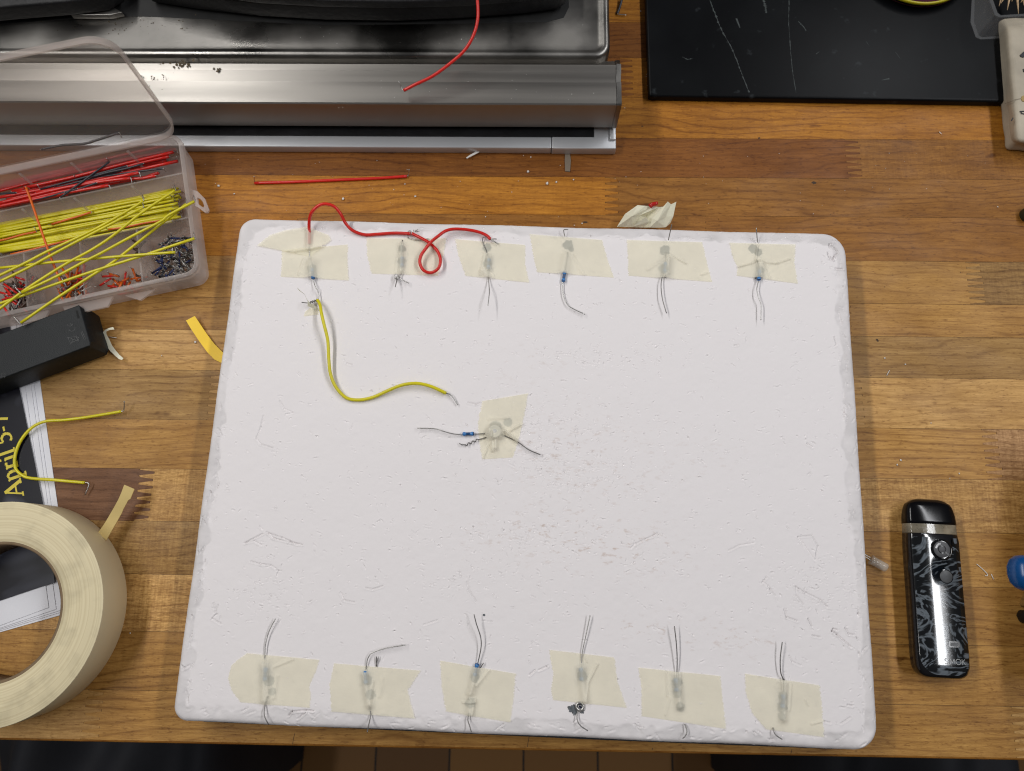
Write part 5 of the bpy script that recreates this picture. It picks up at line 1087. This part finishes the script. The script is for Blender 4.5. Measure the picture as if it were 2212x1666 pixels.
# swirl panel: thin shell 0.25 mm proud of the body, cut round the dial
def topz(x, y):
    xx = min(abs(x)/hw,.999); return .15+(HT-.45)/2+(HT-.45)/2*(1-xx**3.3)**(1/3.3)
nxp, nyp = 40, 90; V, Fc = [], []; inside = []
def in_panel(x, y, w_, y0, y1, r):
    # rounded outline
    qx = abs(x)-(w_-r); qy = abs(y-(y0+y1)/2)-((y1-y0)/2-r)
    return math.hypot(max(qx,0),max(qy,0))+min(max(qx,qy),0)-r
yP0, yP1 = 2.2, fy(415); pw = hw*.88
dcx, dcy = 2.0*hw/14, fy(515); cutw = hw*.40
for j in range(nyp):
    for i in range(nxp):
        x = -pw+2*pw*i/(nxp-1); y = yP0+(yP1-yP0)*j/(nyp-1)
        # pull outside vertices on to the rounded outline
        rr_ = 8.5 if y < 20 else 1.5
        qx = abs(x)-(pw-rr_); qy = (yP0+rr_-y) if y < 20 else y-(yP1-rr_)
        if qx > 0 and qy > 0:
            L_ = math.hypot(qx,qy)
            if L_ > rr_: sx_ = 1 if x > 0 else -1; x = sx_*((pw-rr_)+qx*rr_/L_); y = (yP0+rr_-qy*rr_/L_) if y < 20 else (yP1-rr_)+qy*rr_/L_
        V.append(vw(x, y, topz(x,y)+.22 - (.9*(max(0,8-y)/8)**2)))
    # 
for j in range(nyp-1):
    for i in range(nxp-1):
        xm = -pw+2*pw*(i+.5)/(nxp-1); ym = yP0+(yP1-yP0)*(j+.5)/(nyp-1)
        if (abs(xm-dcx) < cutw and ym > dcy) or math.hypot(xm-dcx, ym-dcy) < cutw: continue
        a = j*nxp+i; Fc.append((a,a+1,a+nxp+1,a+nxp))
mk('swirl_panel', V, Fc, M['marble'], vp)
# dial
dc = vw(dcx, dcy, 0); zd = HT-.35
def VR(prof_, c, m, name, par=None, seg=48): return mk(name, *lathe(prof_, (c.x,c.y,0), seg), m, par or vp, True, auto=40)
R1 = at(*VV(603,515),HT); R1 = (R1-vw(dcx,dcy,HT)).length*1.13
dial = VR([(R1*1.0,zd-.6),(R1*1.0,zd+.55),(R1*.93,zd+.75),(R1*.86,zd+.35),(R1*.80,zd+.3),(.05,zd+.3)], dc, M['gloss'], 'dial')
VR([(R1*.76,zd+.3),(R1*.76,zd+.75),(R1*.72,zd+.85),(R1*.38,zd+.85),(R1*.36,zd+.5)], dc, M['dialgrey'], 'dial_ring', dial)
VR([(R1*.31,zd+.4),(R1*.31,zd+.95),(R1*.27,zd+1.05),(.05,zd+1.05)], dc, M['dialgrey'], 'dial_hub', dial)
bcn = vw(3.2*hw/14, fy(740), 0); Rb = R1*.60
bs = VR([(Rb*1.08,zd-.4),(Rb*1.08,zd+.32),(Rb*1.0,zd+.36),(Rb*.96,zd+.2)], bcn, M['gloss'], 'button')
VR([(Rb*.95,zd+.1),(Rb*.95,zd+.5),(Rb*.9,zd+.62),(.05,zd+.66)], bcn, M['btn'], 'button_cap', bs)
def vpoly(name, P, z0, z1, m, par=None): return mk(name, *prism([(vw(x,y,0).x, vw(x,y,0).y) for x, y in P], z0, z1), m, par or vp, False)
# dial pointer: dark slot from hub towards the lower right, and arc slot upper left
ang = math.radians(-40); ca, sa = math.cos(ang), math.sin(ang)
def rot(p): return (dcx+p[0]*ca-p[1]*sa, dcy+p[0]*sa+p[1]*ca)
vpoly('dial_slot', [rot(q) for q in ((R1*.32,-.45),(R1*.95,-.45),(R1*.95,-.15),(R1*.32,-.15))], zd+.3, zd+.9, M['gloss'], dial)
vpoly('dial_slot', [rot(q) for q in ((R1*.32,.15),(R1*.95,.15),(R1*.95,.45),(R1*.32,.45))], zd+.3, zd+.9, M['gloss'], dial)
arcp = [(R1*.64*math.cos(math.radians(a)), R1*.64*math.sin(math.radians(a))) for a in range(100,171,10)]+[(R1*.48*math.cos(math.radians(a)), R1*.48*math.sin(math.radians(a))) for a in range(170,99,-10)]
vpoly('dial_slot', [(dcx+x, dcy+y) for x, y in arcp], zd+.3, zd+.91, M['gloss'], dial)
pxc = 4.4*hw/14; pyc = fy(1288)
def rr2(w_, h_, r, cx, cy): return rrect(w_, h_, r, 5, cx, cy)
vpoly('indicator_window', rr2(5.8,3.1,.8,pxc,pyc), zd, topz(pxc,pyc)+.42, M['gloss'])
vpoly('indicator_lens', rr2(4.0,1.7,.15,pxc,pyc), zd, topz(pxc,pyc)+.48, M['btn'])
# lettering SMOK
GL = {'S':[((3.0,4.4),(1.4,4.8)),((1.4,4.8),(.5,4.0)),((.5,4.0),(.9,3.0)),((.9,3.0),(2.7,2.3)),((2.7,2.3),(3.1,1.2)),((3.1,1.2),(2.1,.3)),((2.1,.3),(.4,.6))],
      'M':[((.4,.2),(.9,4.8)),((.9,4.8),(2.7,1.2)),((2.7,1.2),(4.5,4.8)),((4.5,4.8),(5.0,.2))],
      'O':[((2.5+2.3*math.cos(a),2.5+2.3*math.sin(a)),(2.5+2.3*math.cos(a+.524),2.5+2.3*math.sin(a+.524))) for a in np.arange(0,6.28,.5236)],
      'K':[((.5,.2),(.5,4.8)),((.6,2.4),(3.3,4.8)),((1.3,3.0),(3.6,.2))]}
x = -1.2*hw/14; Vt, Ft = [], []; sc_ = .60; ybase = fy(1450); kz = 0
for ch, adv in (('S',3.9),('M',5.7),('O',5.4),('K',4)):
    for a, b in GL[ch]:
        A_, B_ = Vector(a), Vector(b); d_ = (B_-A_).normalized(); n_ = Vector((-d_.y,d_.x))*.28; kz += 1
        o = len(Vt)
        for q in (A_+n_, B_+n_, B_-n_, A_-n_): xx, yy = x+q[0]*sc_, ybase+q[1]*sc_; Vt.append(vw(xx, yy, topz(xx,yy)+.34+.004*(kz%7)-(.9*(max(0,8-yy)/8)**2)))
        Ft.append((o,o+1,o+2,o+3))
    x += adv*sc_
mk('lettering', Vt, Ft, M['logo'], vp, False)

# ------------------------------------------------------------------- light
w = bpy.data.worlds.new('World'); SC.world = w; w.use_nodes = True; N = w.node_tree.nodes; L = w.node_tree.links
bg = N['Background']; tc = N.new('ShaderNodeTexCoord'); sp = N.new('ShaderNodeSeparateXYZ'); L.new(tc.outputs['Generated'], sp.inputs[0])
cr = N.new('ShaderNodeValToRGB'); e = cr.color_ramp.elements; e[0].position = .0; e[0].color = (.10,.085,.07,1); e[1].position = .8; e[1].color = (.36,.36,.38,1)
L.new(sp.outputs[2], cr.inputs[0]); L.new(cr.outputs[0], bg.inputs[0]); bg.inputs[1].default_value = .23
def lamp(name, x, y, z, sx, sy, power, tgt, col):
    ld_ = bpy.data.lights.new(name, 'AREA'); ld_.shape = 'RECTANGLE'; ld_.size = sx; ld_.size_y = sy; ld_.energy = power; ld_.color = col
    o = bpy.data.objects.new(name, ld_); COL.objects.link(o); o.location = (x,y,z); a = math.atan2(x-tgt[0], z); o.rotation_euler = (math.atan2(-(y-tgt[1]), z)*0, a, 0); return o
lamp('ceiling_tube_light', -.65, .40, .92, .075, 1.3, 8.3, (0,0), (1,.985,.96))
lamp('ceiling_tube_light', .67, .40, .92, .075, 1.3, 7.2, (0,0), (.97,.98,1))
SC.view_settings.view_transform = 'Standard'; SC.view_settings.look = 'None'; SC.view_settings.exposure = 0; SC.view_settings.gamma = 1
SC.cycles.use_denoising = True; SC.cycles.pixel_filter_type = 'BLACKMAN_HARRIS'; SC.cycles.filter_width = 1.15
SC.cycles.transparent_max_bounces = 16; SC.cycles.max_bounces = 8
